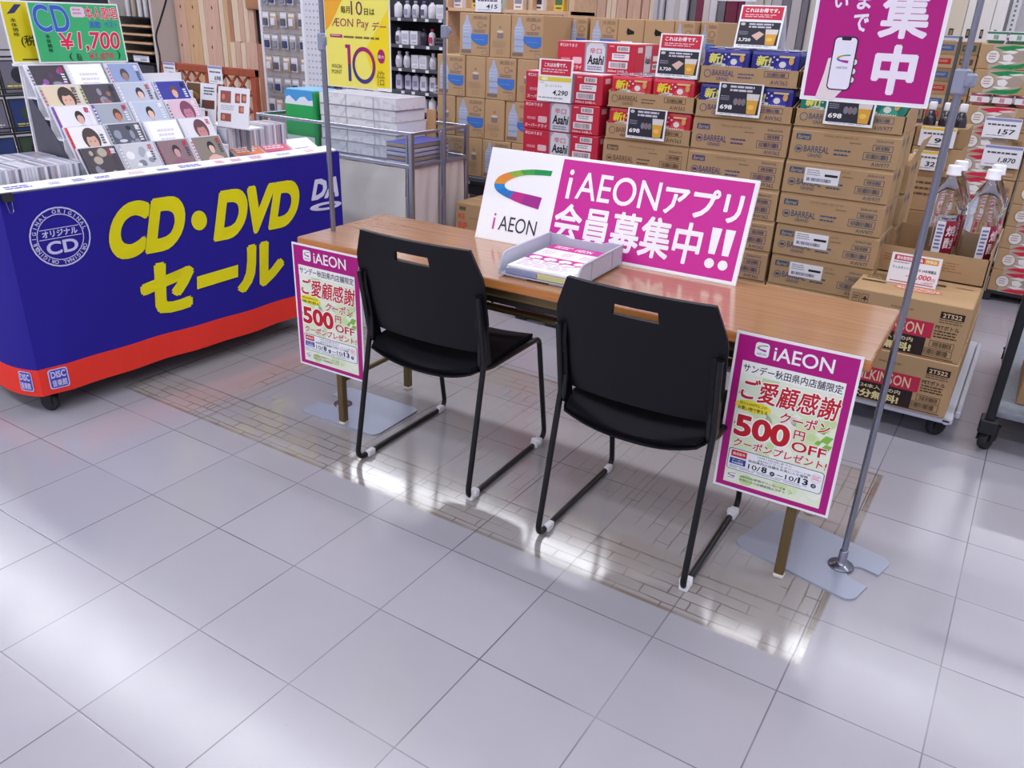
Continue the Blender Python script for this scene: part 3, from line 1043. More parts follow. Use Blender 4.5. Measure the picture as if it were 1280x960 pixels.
A.poly([(S(.645), V(.375)), (S(.835), V(.385)), (S(.828), V(.335)), (S(.638), V(.325))], yl)
A.text('ル', S(.815), V(.455), S(1.065), V(.262), yl, 0.06, .12)
wc = 0xC9C6EC
A.ring(S(.163), V(.620), .101, .096, wc); A.ring(S(.163), V(.620), .078, .075, wc)
A.arctext('ORIGINAL ORIGINAL ', S(.163), V(.620), .0865, .013, 205, -5, wc)
A.arctext('ORIGINAL ORIGINAL ', S(.163), V(.620), .0865, .013, -25, -185, wc)
A.rect(S(.098), V(.652), S(.228), V(.6495), wc); A.rect(S(.092), V(.620), S(.234), V(.6175), wc)
A.text('オリジナル', S(.104), V(.647), S(.222), V(.624), wc, 0.035)
A.text('CD', S(.110), V(.610), S(.216), V(.565), wc, 0.03, res=4)
A.text('DA', S(1.245), V(.675), S(1.40), V(.585), 0xDAD8F0, 0.05, .3)
A.ell(S(1.325), V(.552), .09 / 1.42, .018 / .7, 0xDAD8F0)
A.L(2).ell(S(1.33), V(.552), .05 / 1.42, .007 / .7, 0x231A8E)
for s0 in (.028,):
    A.L(1).rrect(S(s0), V(.172), S(s0 + .064), V(.098), .01, wc)
    A.L(2).rrect(S(s0 + .004), V(.168), S(s0 + .06), V(.102), .008, 0x4A42B0)
    A.L(3).text('DISC', S(s0 + .008), V(.164), S(s0 + .056), V(.138), wc, 0.04)
    A.text('音楽館', S(s0 + .008), V(.132), S(s0 + .056), V(.106), wc, 0.03)
ns, nz = 72, 15
zs = [.08, .10, .12, .14, .16, .18] + [.18 + .60 * k / 10 for k in range(1, 11)]
pts = [(ripple(1.42 * i / ns, z), 1.42 * i / ns, z) for z in zs for i in range(ns + 1)]
cl = thing('printed_cloth', 'blue and red sale cloth with yellow lettering hung around the CD wagon', 'cloth', BO, BA)
m = MB()
nu = ns + 1
m.add(pts, [[j * nu + i, j * nu + i + 1, (j + 1) * nu + i + 1, (j + 1) * nu + i] for j in range(5) for i in range(ns)], red, True)
m.add(pts, [[j * nu + i, j * nu + i + 1, (j + 1) * nu + i + 1, (j + 1) * nu + i] for j in range(5, len(zs) - 1) for i in range(ns)], blue, True)
n0 = len(m.v)
m.art(A, (0, 0, .08), (0, 1, 0), (0, 0, 1), 0.0015, .0008)
m.v[n0:] = [(x + ripple(y, z), y, z) for x, y, z in m.v[n0:]]
m.build('front_panel', cl)
def side_pt(s, z):       # s: 0 at the corner, going back along -x
    k = max(0, 1 - (z - .08) / .7)
    return (-s, -.035 * k * math.sin(min(s, .5) * PI / .5) - .004 * min(1, s / .04) - .005 * k * abs(math.sin(11 * s)), z - .012 * k * math.sin(min(1, s / .3) * PI))
nu = 41
pts = [side_pt(.92 * (1 - i / 40), z) for z in zs for i in range(41)]
m = MB()
m.add(pts, [[j * nu + i, j * nu + i + 1, (j + 1) * nu + i + 1, (j + 1) * nu + i] for j in range(5) for i in range(40)], red, True)
m.add(pts, [[j * nu + i, j * nu + i + 1, (j + 1) * nu + i + 1, (j + 1) * nu + i] for j in range(5, len(zs) - 1) for i in range(40)], blue, True)
A = Art(.92, .70)
S2 = lambda s: 1 - s / .92
A.L(1).rrect(S2(.092), V(.172), S2(.028), V(.098), .01, wc)
A.L(2).rrect(S2(.088), V(.168), S2(.032), V(.102), .008, 0x4A42B0)
A.L(3).text('DISC', S2(.084), V(.164), S2(.036), V(.138), wc, 0.04)
A.text('音楽館', S2(.084), V(.132), S2(.036), V(.106), wc, 0.03)
A.L(1).text('ル', S2(.46), V(.462), S2(.235), V(.262), yl, 0.05, .1)
n0 = len(m.v)
m.art(A, (-.92, 0, .08), (1, 0, 0), (0, 0, 1), 0.0015, .0008)
m.v[n0:] = [(x, y + side_pt(-x, z)[1], side_pt(-x, z)[2]) for x, y, z in m.v[n0:]]
m.build('side_panel', cl)
# clip and white header strip
t = thing('binder_clip', 'black binder clip holding the blue cloth at its left corner', 'clip', bp(.004, .022, .76), BA)
MB().prism([(-.010, 0), (.012, 0), (.004, .026), (-.002, .026)], -.016, .016, M(0x121216, .3), Matrix(((1, 0, 0, 0), (0, 0, 1, 0), (0, 1, 0, 0), (0, 0, 0, 1)))).build('jaw', t)
MB().tube([(.010, -.009, 0), (.014, -.006, -.035), (.014, .006, -.035), (.010, .009, 0)], .0012, steel, 6).build('wire_handle', t)
A = Art(1.40, .05)
A.L(0).rect(0, 0, 1, 1, 0xEDECF3)
A.L(1)
rr = random.Random(2)
u = .02
while u < .92:
    w = .02 + .05 * rr.random()
    c = rr.choice([0x3D3FA8, 0xD55A86, 0xE0A0B4, 0x3D3FA8, 0xD98C9A, 0x8A8CC0])
    A.lines(u, .2 + .2 * rr.random(), u + w, .8, 2, c, int(u * 1000), .55)
    u += w + .02 + .03 * rr.random()
m = MB().obox((-.060, .006, .796), (0, 1.395, 0), (.058, 0, -.012), (0, 0, .003), white_p)
m.art(A, (-.060, .006, .799), (0, 1, 0), (-.058, 0, .012), -.0, .0004)
m.v = m.v[:8] + [(x + .06 - .002, y, z - .0118) for x, y, z in m.v[8:]]
tag(m.build('header_strip', None, BO, BA), 'white price strip with pink and blue print along the top edge of the blue cloth', 'strip')

# ---------------------------------------------------------------- CD cases on the stepped rack
rack = thing('cd_rack', 'slanted stepped rack holding CD cases on the sale wagon', 'rack', BO, BA)
m = MB()
RX = lambda r: (-.070 - .068 * (4 - r), .772 + .064 * (4 - r))       # ledge x, z per row (0 top)
for r in range(5):
    x, z = RX(r)
    m.box(x - .068, .33, z - .006, x + .004, .95, z, white_p)
    m.box(x - .070, .33, z - .006, x - .066, .95, z + .066, white_p)
m.build('steps', rack)
for y in (.325, .951):
    MB().prism([(-.40, .715), (-.10, .715), (-.09, .75), (-.37, 1.02), (-.40, 1.02)], y, y + .003, M(0x4A4A58, .4), Matrix(((1, 0, 0, 0), (0, 0, 1, 0), (0, 1, 0, 0), (0, 0, 0, 1)))).build('side_plate', rack)
CW, CH = .138, .122
case_clear = M(0xD8DAE6, 0.15, 0, 0.6, 'clear_case')
case_dark = M(0x2B2B38, 0.3, 0, 0.5)
def cd_cover(bg, hair, face, cloth, style, spine, seed):
    r = random.Random(seed)
    A = Art(CW, CH)
    A.L(0).rect(.085, .02, .985, .98, bg)
    A.rect(.01, .02, .08, .98, spine)
    if style == 'face':        # large head
        c = .50 + .2 * r.random()
        A.L(1).ell(c, .42, .22, .36, hair)
        A.L(2).ell(c, .52, .145, .26, face)
        A.L(3).poly([(c - .17, .42), (c - .14, .20), (c, .16), (c + .14, .20), (c + .17, .42), (c + .09, .33), (c - .02, .36), (c - .10, .34)], hair)
        for s in (-1, 1):
            A.ell(c + .06 * s, .49, .022, .014, 0x3A2A28, 8)
        A.poly([(c - .05, .65), (c + .05, .65), (c, .68)], 0xB0625E)
    elif style == 'bust':
        c = .45 + .25 * r.random()
        A.L(1).poly([(c - .28, .98), (c - .22, .74), (c - .06, .64), (c + .06, .64), (c + .24, .74), (c + .30, .98)], cloth)
        A.L(2).ell(c, .38, .115, .20, hair)
        A.L(3).ell(c, .44, .082, .16, face)
        A.L(4).poly([(c - .09, .36), (c - .05, .24), (c + .06, .25), (c + .09, .38), (c, .31)], hair)
    elif style == 'white':
        A.L(1).lines(.3, .3, .8, .75, 3, 0xD6D2E2, seed)
    else:
        for k in range(9):
            A.L(1 + k * .1).ell(.2 + .65 * r.random(), .15 + .7 * r.random(), .05 + .08 * r.random(), .05 + .1 * r.random(), r.choice([hair, face, cloth, 0x8A8A9A]), 10)
    if style != 'white':
        A.L(5).text(r.choice(['歌', '恋', '旅', '夢', '花']), .80, .08, .93, .26, r.choice([0xF4F2F6, 0x2A2A40, 0xC03050]), 0.02)
        A.lines(.82, .30, .92, .62, 4, r.choice([0xF0EEF4, 0x44445A]), seed, .6)
    A.L(5).lines(.02, .15, .07, .8, 6, r.choice([0xF4F2F6, 0x40405A, 0xC03050]), seed + 9, .5)
    return A
def cd(A, label, x, y, z, tilt, group, name='cd_case'):
    c, s = math.cos(tilt), math.sin(tilt)
    m = MB()
    m.obox((-.0095 * c, 0, -.0095 * s), (0, CW + .004, 0), (-(CH + .003) * s, 0, (CH + .003) * c), (.0095 * c, 0, .0095 * s), case_clear)
    m.art(A, (-.0015 * s * 0, .002, .0015), (0, 1, 0), (-s, 0, c), .0004, .0003)
    return tag(m.build(name, None, bp(x, y, z), BA), label, 'CD', group)
rowy = {0: [.335, .475, .625], 1: [.335, .477, .622, .775], 2: [.335, .478, .625, .772], 3: [.335, .480, .632, .780], 4: [.335, .480, .625, .770]}
SP = [('abstract', 0x3B3340, 0x8C4A9A, 0x5A2B5E, 0xB870C8, 0xD8D4E2, 'dark cover with a purple figure'),
      ('white', 0xFAFAFD, 0, 0, 0, 0xE6E4EE, 'blank white glossy cover'),
      ('bust', 0x8FA0C8, 0x4A4652, 0x9A7B78, 0xB8C0DA, 0xDAD8EA, 'pale blue cover with a distant figure'),
      ('face', 0xD9C9AE, 0x3B2B2A, 0xDDB09A, 0x8A6A50, 0xBDB6B0, 'beige cover with a dark haired head'),
      ('abstract', 0x4A4450, 0x6E3B34, 0x9A6A60, 0x2A2630, 0xCFC880, 'dark brown streaked cover'),
      ('bust', 0xB9C0D2, 0x38343C, 0xE0BDB0, 0xA8A4C8, 0xC6C8E0, 'pale grey cover with a person in lilac'),
      ('bust', 0x3A3C9A, 0x6A4A4A, 0xDDAAA0, 0xC6CCE6, 0x8C8CD0, 'deep blue cover with a person in white'),
      ('bust', 0xE6E4EE, 0x2A2428, 0xDDAC9C, 0x4A5CA8, 0x5A58C0, 'white cover, blue clothes and blue spine'),
      ('bust', 0x9FA6B4, 0x5A3A34, 0xC07A60, 0x5A7AA8, 0x6A5AA8, 'grey cover with a singing person'),
      ('bust', 0xB9C4D8, 0x2A2A30, 0xE2BAA8, 0xB03A5A, 0xD0D4E4, 'pale blue cover with a person in red'),
      ('face', 0xD8B8C8, 0x7A4660, 0xC07A94, 0x905070, 0xE2D2DE, 'pink cover with a plum coloured head'),
      ('face', 0xEDEAEE, 0x46383C, 0xD2A896, 0x8A7A7A, 0xD8444A, 'long haired head and red spine'),
      ('abstract', 0x565866, 0x2A2A34, 0xC4C8D6, 0x8A94A4, 0x9AA0AC, 'dark grey cover with a black shape'),
      ('white', 0xF6F6FA, 0, 0, 0, 0xEDEDF4, 'bright white cover with faint grey lines'),
      ('face', 0xE4E2EA, 0x6A4A50, 0xC88A8A, 0x8A5A5A, 0xE8E8F0, 'white cover with a small brown portrait'),
      ('abstract', 0x4A424A, 0x6A5A50, 0x8A3A4A, 0xB0A89A, 0x3A3440, 'dark cover with brown and red patches'),
      ('abstract', 0xC6C8D0, 0xA0A6B4, 0xE6E6EE, 0x7A808C, 0xB8B8C4, 'silver grey patterned cover'),
      ('bust', 0x8C7278, 0x3A3036, 0xC89A9A, 0x96647A, 0x4A4A58, 'mauve cover with a person'),
      ('bust', 0x8A8078, 0x2A2C3A, 0xDDBBA8, 0xE2B4A8, 0xE0DEE8, 'taupe cover with a dark haired person')]
rown = ['top row', 'second row', 'third row', 'fourth row', 'front row']
i = 0
for r in range(5):
    x, z = RX(r)
    for y in rowy[r]:
        st, bg, ha, fa, clo, spn, txt = SP[i % len(SP)]
        cd(cd_cover(bg, ha, fa, clo, st, spn, 30 + i), 'CD case with ' + txt + ', ' + rown[r] + ' of the rack', x, y, z + .001, math.radians(33), 'CD cases on the slanted rack')
        i += 1
# CDs filed on edge, left and right
spc = [M(0xD9D8E4, .3), M(0xB4B6C6, .3), M(0x8A8C9C, .3), M(0xE9E8F0, .3), M(0x6C6E80, .3), M(0xC9CDDC, .3), M(0xA89AA8, .3)]
protos = []
for k, c in enumerate(spc):
    q = MB().box(-.0048, -.071, 0, .0048, .071, .125, case_clear)
    q.box(-.0040, -.0715, .004, .0040, -.069, .121, c)
    q.box(-.0042, -.066, .1245, .0042, .066, .1256, c)
    protos.append(q)
def file_row(x, y0, y1, z, label, group, step=.0104):
    rr = random.Random(int(y0 * 100) + int(x * 1000))
    k = 0
    y = y0
    made = {}
    while y < y1:
        c = rr.randrange(len(protos))
        if c in made:
            o = made[c].copy(); COL.objects.link(o)
        else:
            o = protos[c].build('filed_cd'); made[c] = o
        o.location = bp(x, y, z)
        o.rotation_euler = (0, -.0, BA + PI / 2)
        tag(o, label, 'CD', group)
        y += step
for q in range(2):
    file_row(-.155 - .16 * q, .03, .318, .716, ['CD filed on edge in the front left row of the wagon', 'CD filed on edge in the second left row of the wagon'][q], 'filed CDs on the left')
file_row(-.235, .97, 1.27, .770, 'CD filed on edge at the right end of the wagon', 'filed CDs on the right')
# bright covers lying in front on the right
for k, (c, y, x, txt) in enumerate(((0xD93A4C, .985, -.135, 'red'), (0xF0A33A, 1.135, -.135, 'orange'), (0xE0657E, 1.115, -.075, 'rose'), (0xE48A5A, .970, -.07, 'salmon'), (0xEFEDEA, 1.262, -.08, 'white'))):
    A = Art(CW, CH)
    A.L(0).rect(.02, .02, .98, .98, c); A.L(1).lines(.1, .15, .9, .5, 3, 0xF2E6EC, k, .6); A.lines(.1, .6, .7, .9, 3, 0x6A5AA0, k + 3, .4)
    cd(A, 'CD with a %s cover propped up at the right front of the wagon' % txt, x, y, .770 if 'o' not in txt[:2] or txt == 'orange' else .770, math.radians(66), 'bright CDs at the right front')
m = MB().box(-.31, .965, .716, -.03, 1.39, .768, white_p).build('riser', wag)

# price signs above the rack
A = Art(.335, .205)
A.L(0).rect(0, 0, 1, 1, 0xEFEFF0); A.L(1).rect(.015, .025, .985, .975, 0x42B274)
A.L(3).text('CD', .045, .05, .42, .49, 0x3F5FC4, 0.012, -.05, outline=0xA8D0E8, ow=.02, res=5)
A.rrect(.45, .07, .60, .24, .008, 0xE4CFE0); A.L(4).lines(.47, .10, .58, .22, 2, 0xD08AB0, 2)
A.text('本人歌唱', .60, .06, .97, .27, 0xE23A66, 0.02, 0, outline=0xD8F0E2, ow=.03)
A.text('演歌', .62, .30, .76, .42, 0x4A6CC8, 0.02); A.text('ベスト', .80, .30, .96, .41, 0x4A6CC8, 0.02)
A.text('¥', .26, .50, .41, .78, 0xE02858, 0.02, 0, outline=0xD8F0E2, ow=.03)
A.text('1,700', .45, .48, .93, .82, 0xE02858, 0.02, .12, outline=0xD8F0E2, ow=.03, res=4)
for k, ch in enumerate('本体価格'):
    A.text(ch, .12, .53 + .075 * k, .17, .595 + .075 * k, 0x1A4A2E, 0.02)
A.text('(', .33, .83, .37, .97, 0x1A3A2A); A.text(')', .88, .80, .92, .95, 0x1A3A2A)
A.text('税込', .41, .84, .47, .97, 0x1A4A2E, .02); A.text('¥1,870', .55, .83, .84, .96, 0xD8406A, 0.02)
m = MB().box(0, 0, 0, .335, .003, .205, paper)
m.art(A, (0, 0, 0), (1, 0, 0), (0, 0, 1))
o = m.build('price_sign', None, (-1.415, 1.125, 1.137), math.radians(86))
o.rotation_euler = (math.radians(-6), 0, math.radians(86))
tag(o, 'green handwritten CD price sign above the slanted rack', 'sign')
A = Art(.335, .205)
A.L(0).rect(0, 0, 1, 1, 0xEFEFF0); A.L(1).rect(.015, .025, .985, .975, 0xD6C81E)
A.L(2).poly([(.05, .22), (.15, .06), (.22, .06), (.13, .2)], 0x33336A)
for k, ch in enumerate('本体価格'):
    A.text(ch, .07, .28 + .075 * k, .13, .345 + .075 * k, 0x3A3A1A, 0.02)
A.text('(税', .13, .55, .28, .75, 0x3A3A1A, .02); A.rect(.10, .93, .95, .955, 0x4A4A1A)
m = MB().box(0, 0, 0, .335, .003, .205, paper)
m.art(A, (0, 0, 0), (1, 0, 0), (0, 0, 1))
o = m.build('price_sign', None, (-1.45, 1.050, 1.137), 0)
o.rotation_euler = (math.radians(-6), 0, math.radians(86))
tag(o, 'yellow price sign half hidden behind the green sign', 'sign')
# display easel behind the signs
t = thing('sign_holder', 'white frame holding the green and yellow signs above the CD rack', 'holder', (-1.452, 1.05, 0), math.radians(86))
MB().box(.02, .004, .716, .04, .012, 1.15, white_p).build('post', t)
MB().box(.34, .004, .716, .36, .012, 1.15, white_p).build('post', t)
MB().box(0, -.012, 1.128, .41, .012, 1.136, white_p).build('ledge', t)
# two photo panels facing the aisle end
for k in range(2):
    A = Art(.172, .155)
    A.L(0).rect(0, 0, 1, 1, 0xEDEEF4)
    if k == 0:
        A.L(1).rect(.02, .02, .48, .55, 0x6A4A30); A.L(2).ell(.25, .35, .2, .12, 0xA97A3A); A.L(1).rect(.02, .57, .48, .96, 0x5A3034)
        A.rect(.54, .42, .96, .64, 0x6A4038); A.rect(.54, .70, .74, .90, 0x8A4A48); A.L(2).lines(.6, .1, .95, .32, 3, 0x55555F, 3)
    else:
        for u, v, a, b in ((.08, .10, .42, .40), (.55, .14, .70, .38), (.75, .14, .90, .36), (.10, .66, .42, .86), (.68, .44, .90, .62)):
            A.L(1).rect(u, v, u + a - .0 if False else u + (.34 if a < .5 else .16), b, 0x9C5A50)
            A.L(2).ell(u + .1, (v + b) / 2, .05, .07, 0xD98A70)
        A.L(2).lines(.1, .46, .6, .60, 3, 0xB0B0BC, 5, .4)
    m = MB().box(0, 0, 0, .172, .003, .155, paper)
    m.art(A, (0, 0, 0), (1, 0, 0), (0, 0, 1))
    o = m.build('photo_panel', None, (-1.365 + .182 * k, 1.668 + .013 * k, .906 - .006 * k), math.radians(4))
    o.rotation_euler = (math.radians(-10), 0, math.radians(4))
    tag(o, ['photo panel with brown pictures at the back of the wagon, left one', 'photo panel with small red pictures at the back of the wagon, right one'][k], 'panel', 'photo panels on the wagon')
t = thing('display_stand', 'small easel behind the two photo panels', 'stand', (-1.37, 1.70, 0), math.radians(4))
MB().box(.08, .035, .716, .10, .041, 1.00, M(0x8A8A92, .4)).build('post', t)
MB().box(.27, .035, .716, .29, .041, 1.00, M(0x8A8A92, .4)).build('post', t)
MB().obox((-.005, -.035, .898), (.375, 0, 0), (0, .075, 0), (0, 0, .006), white_p).build('ledge', t)
MB().box(.05, .0, .716, .32, .09, .722, M(0x8A8A92, .4)).build('foot', t)

# black wire rack with DVDs at the far left of the wagon
t = thing('wire_rack', 'black wire rack of DVD cases at the back left of the wagon', 'rack', bp(-.74, .25, .716), BA)
m = MB()
bw = M(0x0C0C10, .5)
for y in (0, .15, .30, .45):
    m.tube([(.02, y, 0), (-.05, y, .44)], .004, bw, 6)
for z in (.0, .14, .28, .42):
    m.tube([(.03 - .16 * z, 0, z + .004), (.03 - .16 * z, .45, z + .004)], .004, bw, 6)
    m.tube([(.055 - .16 * z, 0, z + .03), (.055 - .16 * z, .45, z + .03)], .003, bw, 6)
    for y in (0, .45):
        m.tube([(-.03 - .16 * z, y, z + .004), (.055 - .16 * z, y, z + .03)], .003, bw, 6)
m.build('wire_frame', t)
dvc = [(0x2B3A6C, 'navy'), (0x3A2830, 'dark maroon'), (0x3B4A3A, 'dark green'), (0x2A2A34, 'black'), (0x6E6A78, 'grey'), (0x27305A, 'dark blue')]
for r in range(3):
    for k in range(3):
        c, cn = dvc[(r * 3 + k * 2 + r) % 6]
        m = MB().box(-.012, 0, 0, 0, .135, .125, M(0x202026, .3))
        A = Art(.13, .12); A.L(0).rect(.02, .02, .98, .98, c); A.L(1).ell(.5, .45, .22, .25, dvc[(k + r) % 6][0]); A.lines(.1, .75, .9, .92, 2, [0xE6D63A, 0xD0D0DC, 0xC8B84A][(k + r) % 3], k + r)
        m.art(A, (0, .0025, .0025), (0, 1, 0), (0, 0, 1))
        o = m.build('dvd_case', None, bp(-.717 - .0224 * r, .256 + .15 * k, .724 + .14 * r), BA)
        o.rotation_euler = (0, math.radians(-9), BA)
        tag(o, '%s DVD case in the black wire rack, %s from left, %s row' % (cn, ORD[k], ['bottom', 'middle', 'upper'][r]), 'DVD', 'DVDs in the black wire rack')

# ================================================================ steel display wagon with clear sides
GX0, GX1, GY0, GY1, GZ = -1.975, -.885, 2.567, 3.052, .825
chrome = M(0xB2B4C2, 0.25, 0.9, 0.5, 'satin_steel')
clear = M(0xF2F6FA, 0.02, 0, 0.5, 'clear_panel', trans=1.0)
t = thing('display_wagon', 'steel framed display wagon with clear sides behind the blue cloth', 'wagon', (GX0, GY0, 0))
WX, WY = GX1 - GX0, GY1 - GY0
for x, y in ((.012, .012), (WX - .012, .012), (.012, WY - .012), (WX - .012, WY - .012)):
    MB().box(x - .012, y - .012, .0, x + .012, y + .012, GZ, chrome, .003).build('post', t)
MB().box(WX - .042, .004, .02, WX - .030, .018, GZ - .02, chrome, .002).build('post', t)
MB().box(WX - .008, WY * .5 - .014, .02, WX + .006, WY * .5 + .014, GZ - .01, chrome, .002).build('post', t)
m = MB()
for z, h in ((GZ - .016, .016), (.652, .018)):
    for y in (.0, WY - .012):
        m.box(.02, y, z, WX - .02, y + .012, z + h, chrome, .002)
    for x in (0, WX - .012):
        m.box(x, .02, z, x + .012, WY - .02, z + h, chrome, .002)
m.box(.01, .01, .648, WX - .01, WY - .01, .655, chrome)
m.build('rails', t)
m = MB()
for y in (.008, WY - .011):
    m.box(.024, y, .672, WX - .024, y + .003, GZ - .018, clear)
for x in (.008, WX - .011):
    m.box(x, .024, .672, x + .003, WY - .024, GZ - .018, clear)
m.build('clear_panels', t)
cloth = M(0xD9D5D3, 0.8, 0, 0.2, 'cream_cloth', noise=0.03, nscale=12)
t2 = thing('skirt_cloth', 'cream cloth skirt hanging below the steel display wagon', 'cloth', (GX0, GY0, 0))
def skirt(P0, P1, n, nz_):
    P0, P1 = Vector(P0), Vector(P1)
    d = P1 - P0
    nn = Vector((d.y, -d.x, 0)).normalized()
    pts = []
    for j in range(9):
        z = .03 + (.648 - .03) * j / 8
        for i in range(n + 1):
            s = i / n
            w = .004 * math.sin(s * 31 + 2 * math.sin(z * 5)) + .004 * math.sin(s * 13 + 3 * z) * (1 - j / 10)
            q = P0 + d * s + nn * (w - .002)
            pts.append((q.x, q.y, z))
    nu = n + 1
    return MB().add(pts, [[j * nu + i, j * nu + i + 1, (j + 1) * nu + i + 1, (j + 1) * nu + i] for j in range(8) for i in range(n)], cloth, True)
skirt((.03, .002, 0), (WX - .045, .002, 0), 60, 8).build('front_cloth', t2)
skirt((WX - .013, .03, 0), (WX - .013, WY - .03, 0), 30, 8).build('side_cloth', t2)
# things in the wagon
brick = bpy.data.materials.new('white_brick_print')
q = NT(brick)
tc = q.nt.nodes.new('ShaderNodeTexCoord')
bk = q.nt.nodes.new('ShaderNodeTexBrick')
bk.inputs['Scale'].default_value = 1
bk.inputs['Brick Width'].default_value = .19; bk.inputs['Row Height'].default_value = .06
bk.inputs['Mortar Size'].default_value = .004
bk.inputs['Color1'].default_value = rgb(0xEDEBEF); bk.inputs['Color2'].default_value = rgb(0xE2E0E6); bk.inputs['Mortar'].default_value = rgb(0xB9B6BE)
mp_ = q.nt.nodes.new('ShaderNodeMapping'); mp_.inputs['Rotation'].default_value = (PI / 2, 0, 0)
q.nt.links.new(tc.outputs['Object'], mp_.inputs['Vector']); q.nt.links.new(mp_.outputs[0], bk.inputs['Vector'])
vn = q.nt.nodes.new('ShaderNodeTexNoise'); vn.inputs['Scale'].default_value = 9; vn.inputs['Distortion'].default_value = 2.5
q.nt.links.new(tc.outputs['Object'], vn.inputs['Vector'])
q.nt.links.new(q.mix(q.math('MULTIPLY', q.sstep(vn.outputs['Fac'], .52, .60), .3), bk.outputs['Color'], rgb(0x9C9AA6)), q.b.inputs['Base Color'])
bk_b = q.nt.nodes.new('ShaderNodeBump'); bk_b.inputs['Distance'].default_value = .003
q.nt.links.new(bk.outputs['Fac'], bk_b.inputs['Height']); bk_b.invert = True
q.nt.links.new(bk_b.outputs[0], q.b.inputs['Normal'])
for k in range(5):
    m = MB().box(0, 0, 0, .53 - .006 * (k % 2), .24, .0598, brick, .003, 2)
    tag(m.build('brick_panel', None, (-1.625 + .004 * (k % 3), 2.70 + .004 * (k % 2), .656 + .060 * k), 0), 'white brick patterned foam panel, %s from the bottom of its stack' % ORD[k], 'foam panel', 'white brick panels')
A = Art(.21, .295)
A.L(0).rect(0, 0, 1, 1, 0x2FAE5C); A.L(1).rect(0, 0, 1, .22, 0x4D9FE0); A.rect(0, .80, 1, 1, 0xDDF0E6)
A.L(2).poly([(0, .23), (.05, .13), (.18, .10), (.28, .15), (.40, .20), (.55, .12), (.72, .10), (.85, .17), (1, .15), (1, .25), (0, .25)], 0xEAF2FA)
m = MB().box(0, 0, 0, .22, .20, .295, M(0x2FA45A, .4), .01, 2)
m.art(A, (.005, 0, 0), (1, 0, 0), (0, 0, 1), .0006)
m.box(.008, .008, .292, .212, .192, .3, M(0x6FB0E6, .4), .004)
tag(m.build('green_package', None, (-1.865, 2.68, .656)), 'green package with a blue sky top beside the white brick panels', 'package')
for k in range(5):
    m = MB().box(0, 0, 0, .165, .30, .020, M([0xE6E4EC, 0xC9B49C, 0xDAD8E6][k % 3], .4), .003)
    m.box(.0, .0, .016, .165, .30, .0205, M(0x4A52A8, .4), .002)
    tag(m.build('flat_packet', None, (-1.078, 2.60 + .004 * (k % 2), .656 + .0215 * k)), 'flat blue and white packet behind clear panel, %s from the bottom' % ORD[k], 'packet', 'flat packets in the wagon')
m = MB().obox((0, 0, 0), (.055, 0, 0), (0, .012, 0), (-.035, .05, .235), M(0xB98F66, .6))
tag(m.build('cardboard_strip', None, (-1.065, 2.91, .656)), 'brown cardboard strip leaning beside the brick panels', 'cardboard')
m = MB().box(-.28, -.010, 0, .28, .010, .185, M(0x3FA46E, .4), .004)
m.box(-.282, -.012, .160, .282, .012, .188, M(0x3A6A9A, .4), .003)
tag(m.build('flat_board', None, (-1.62, 3.02, .656)), 'green board with a blue edge on the far side of the display wagon', 'board')
# ================================================================ beer cases in front of the water
def kraft(h, name):
    return M(h, 0.75, 0, 0.2, name, noise=0.035, nscale=6)
KR, KRL, KRD = kraft(0xB4946F, 'kraft_card'), kraft(0xC6A884, 'kraft_card_light'), kraft(0xA0825F, 'kraft_card_dark')
FY, PITCH, ZB = 2.60, .1205, .06
CWD, CD_ = .378, .268
inks = {'r': (0x6A4A3C, 0x5A3A30), 'n': (0x4A4478, 0x40386A), 'g': (0x3F5672, 0x38506C)}
codes = {'r': 'AW363', 'n': 'AW362', 'g': 'AW977'}
def kraft_case(kind, sticker):
    h = PITCH - .002
    m = MB()
    # body with a sloped upper front edge where the flap folds
    y0, y1 = 0, CD_
    m.prism([(0, 0), (CD_, 0), (CD_, h), (.010, h), (.0, h - .014)], 0, CWD, KR, Matrix(((0, 0, 1, 0), (1, 0, 0, 0), (0, 1, 0, 0), (0, 0, 0, 1))))
    a, b = inks[kind]
    A = Art(CWD, h - .014)
    A.L(0)
    A.rrect(.045, .10, .185, .30, .003, a)
    A.L(1).text('Barreal', .06, .13, .17, .27, 0xBDA27C, 0.01, .15); A.L(0)
    A.ring(.085, .62, .0145, .012, a); A.ell(.085, .62, .024, .055, a, 10)
    A.text('BARREAL', .135, .48, .375, .70, a, 0.012)
    A.text('GRAND', .180, .74, .315, .86, a, 0.008)
    A.lines(.42, .52, .58, .80, 2, a, 4, .4)
    A.lines(.30, .08, .68, .14, 1, 0x9C7F5C, 6, .8)
    A.lines(.55, .24, .66, .29, 1, 0x8A6F52, 7, .8)
    A.text('350ml×24', .78, .07, .93, .15, b)
    A.frame(.76, .24, .94, .44, .0016, b); A.bars(.785, .28, .915, .40, 16, b, 3)
    A.frame(.69, .50, .94, .76, .0016, b); A.bars(.715, .55, .915, .71, 22, b, 4)
    A.text(codes[kind], .775, .82, .935, .95, b)
    A.rect(.38, .86, .66, .868, 0x9C7F5C)
    m.art(A, (0, 0, 0), (1, 0, 0), (0, 0, 1), .0006, .0004)
    B = Art(CD_, h)
    B.L(0).frame(.10, .14, .30, .34, .002, a); B.bars(.13, .18, .27, .30, 7, a, 5)
    B.frame(.42, .14, .62, .34, .002, a); B.bars(.45, .18, .59, .30, 7, a, 6)
    B.poly([(.48, .0), (.50, .0), (.53, .45), (.56, .50), (.53, .55), (.56, 1), (.54, 1), (.51, .56), (.54, .5), (.51, .46)], 0x7A5C3C)
    m.art(B, (CWD, 0, 0), (0, 1, 0), (0, 0, 1), .0006, .0004)
    return m
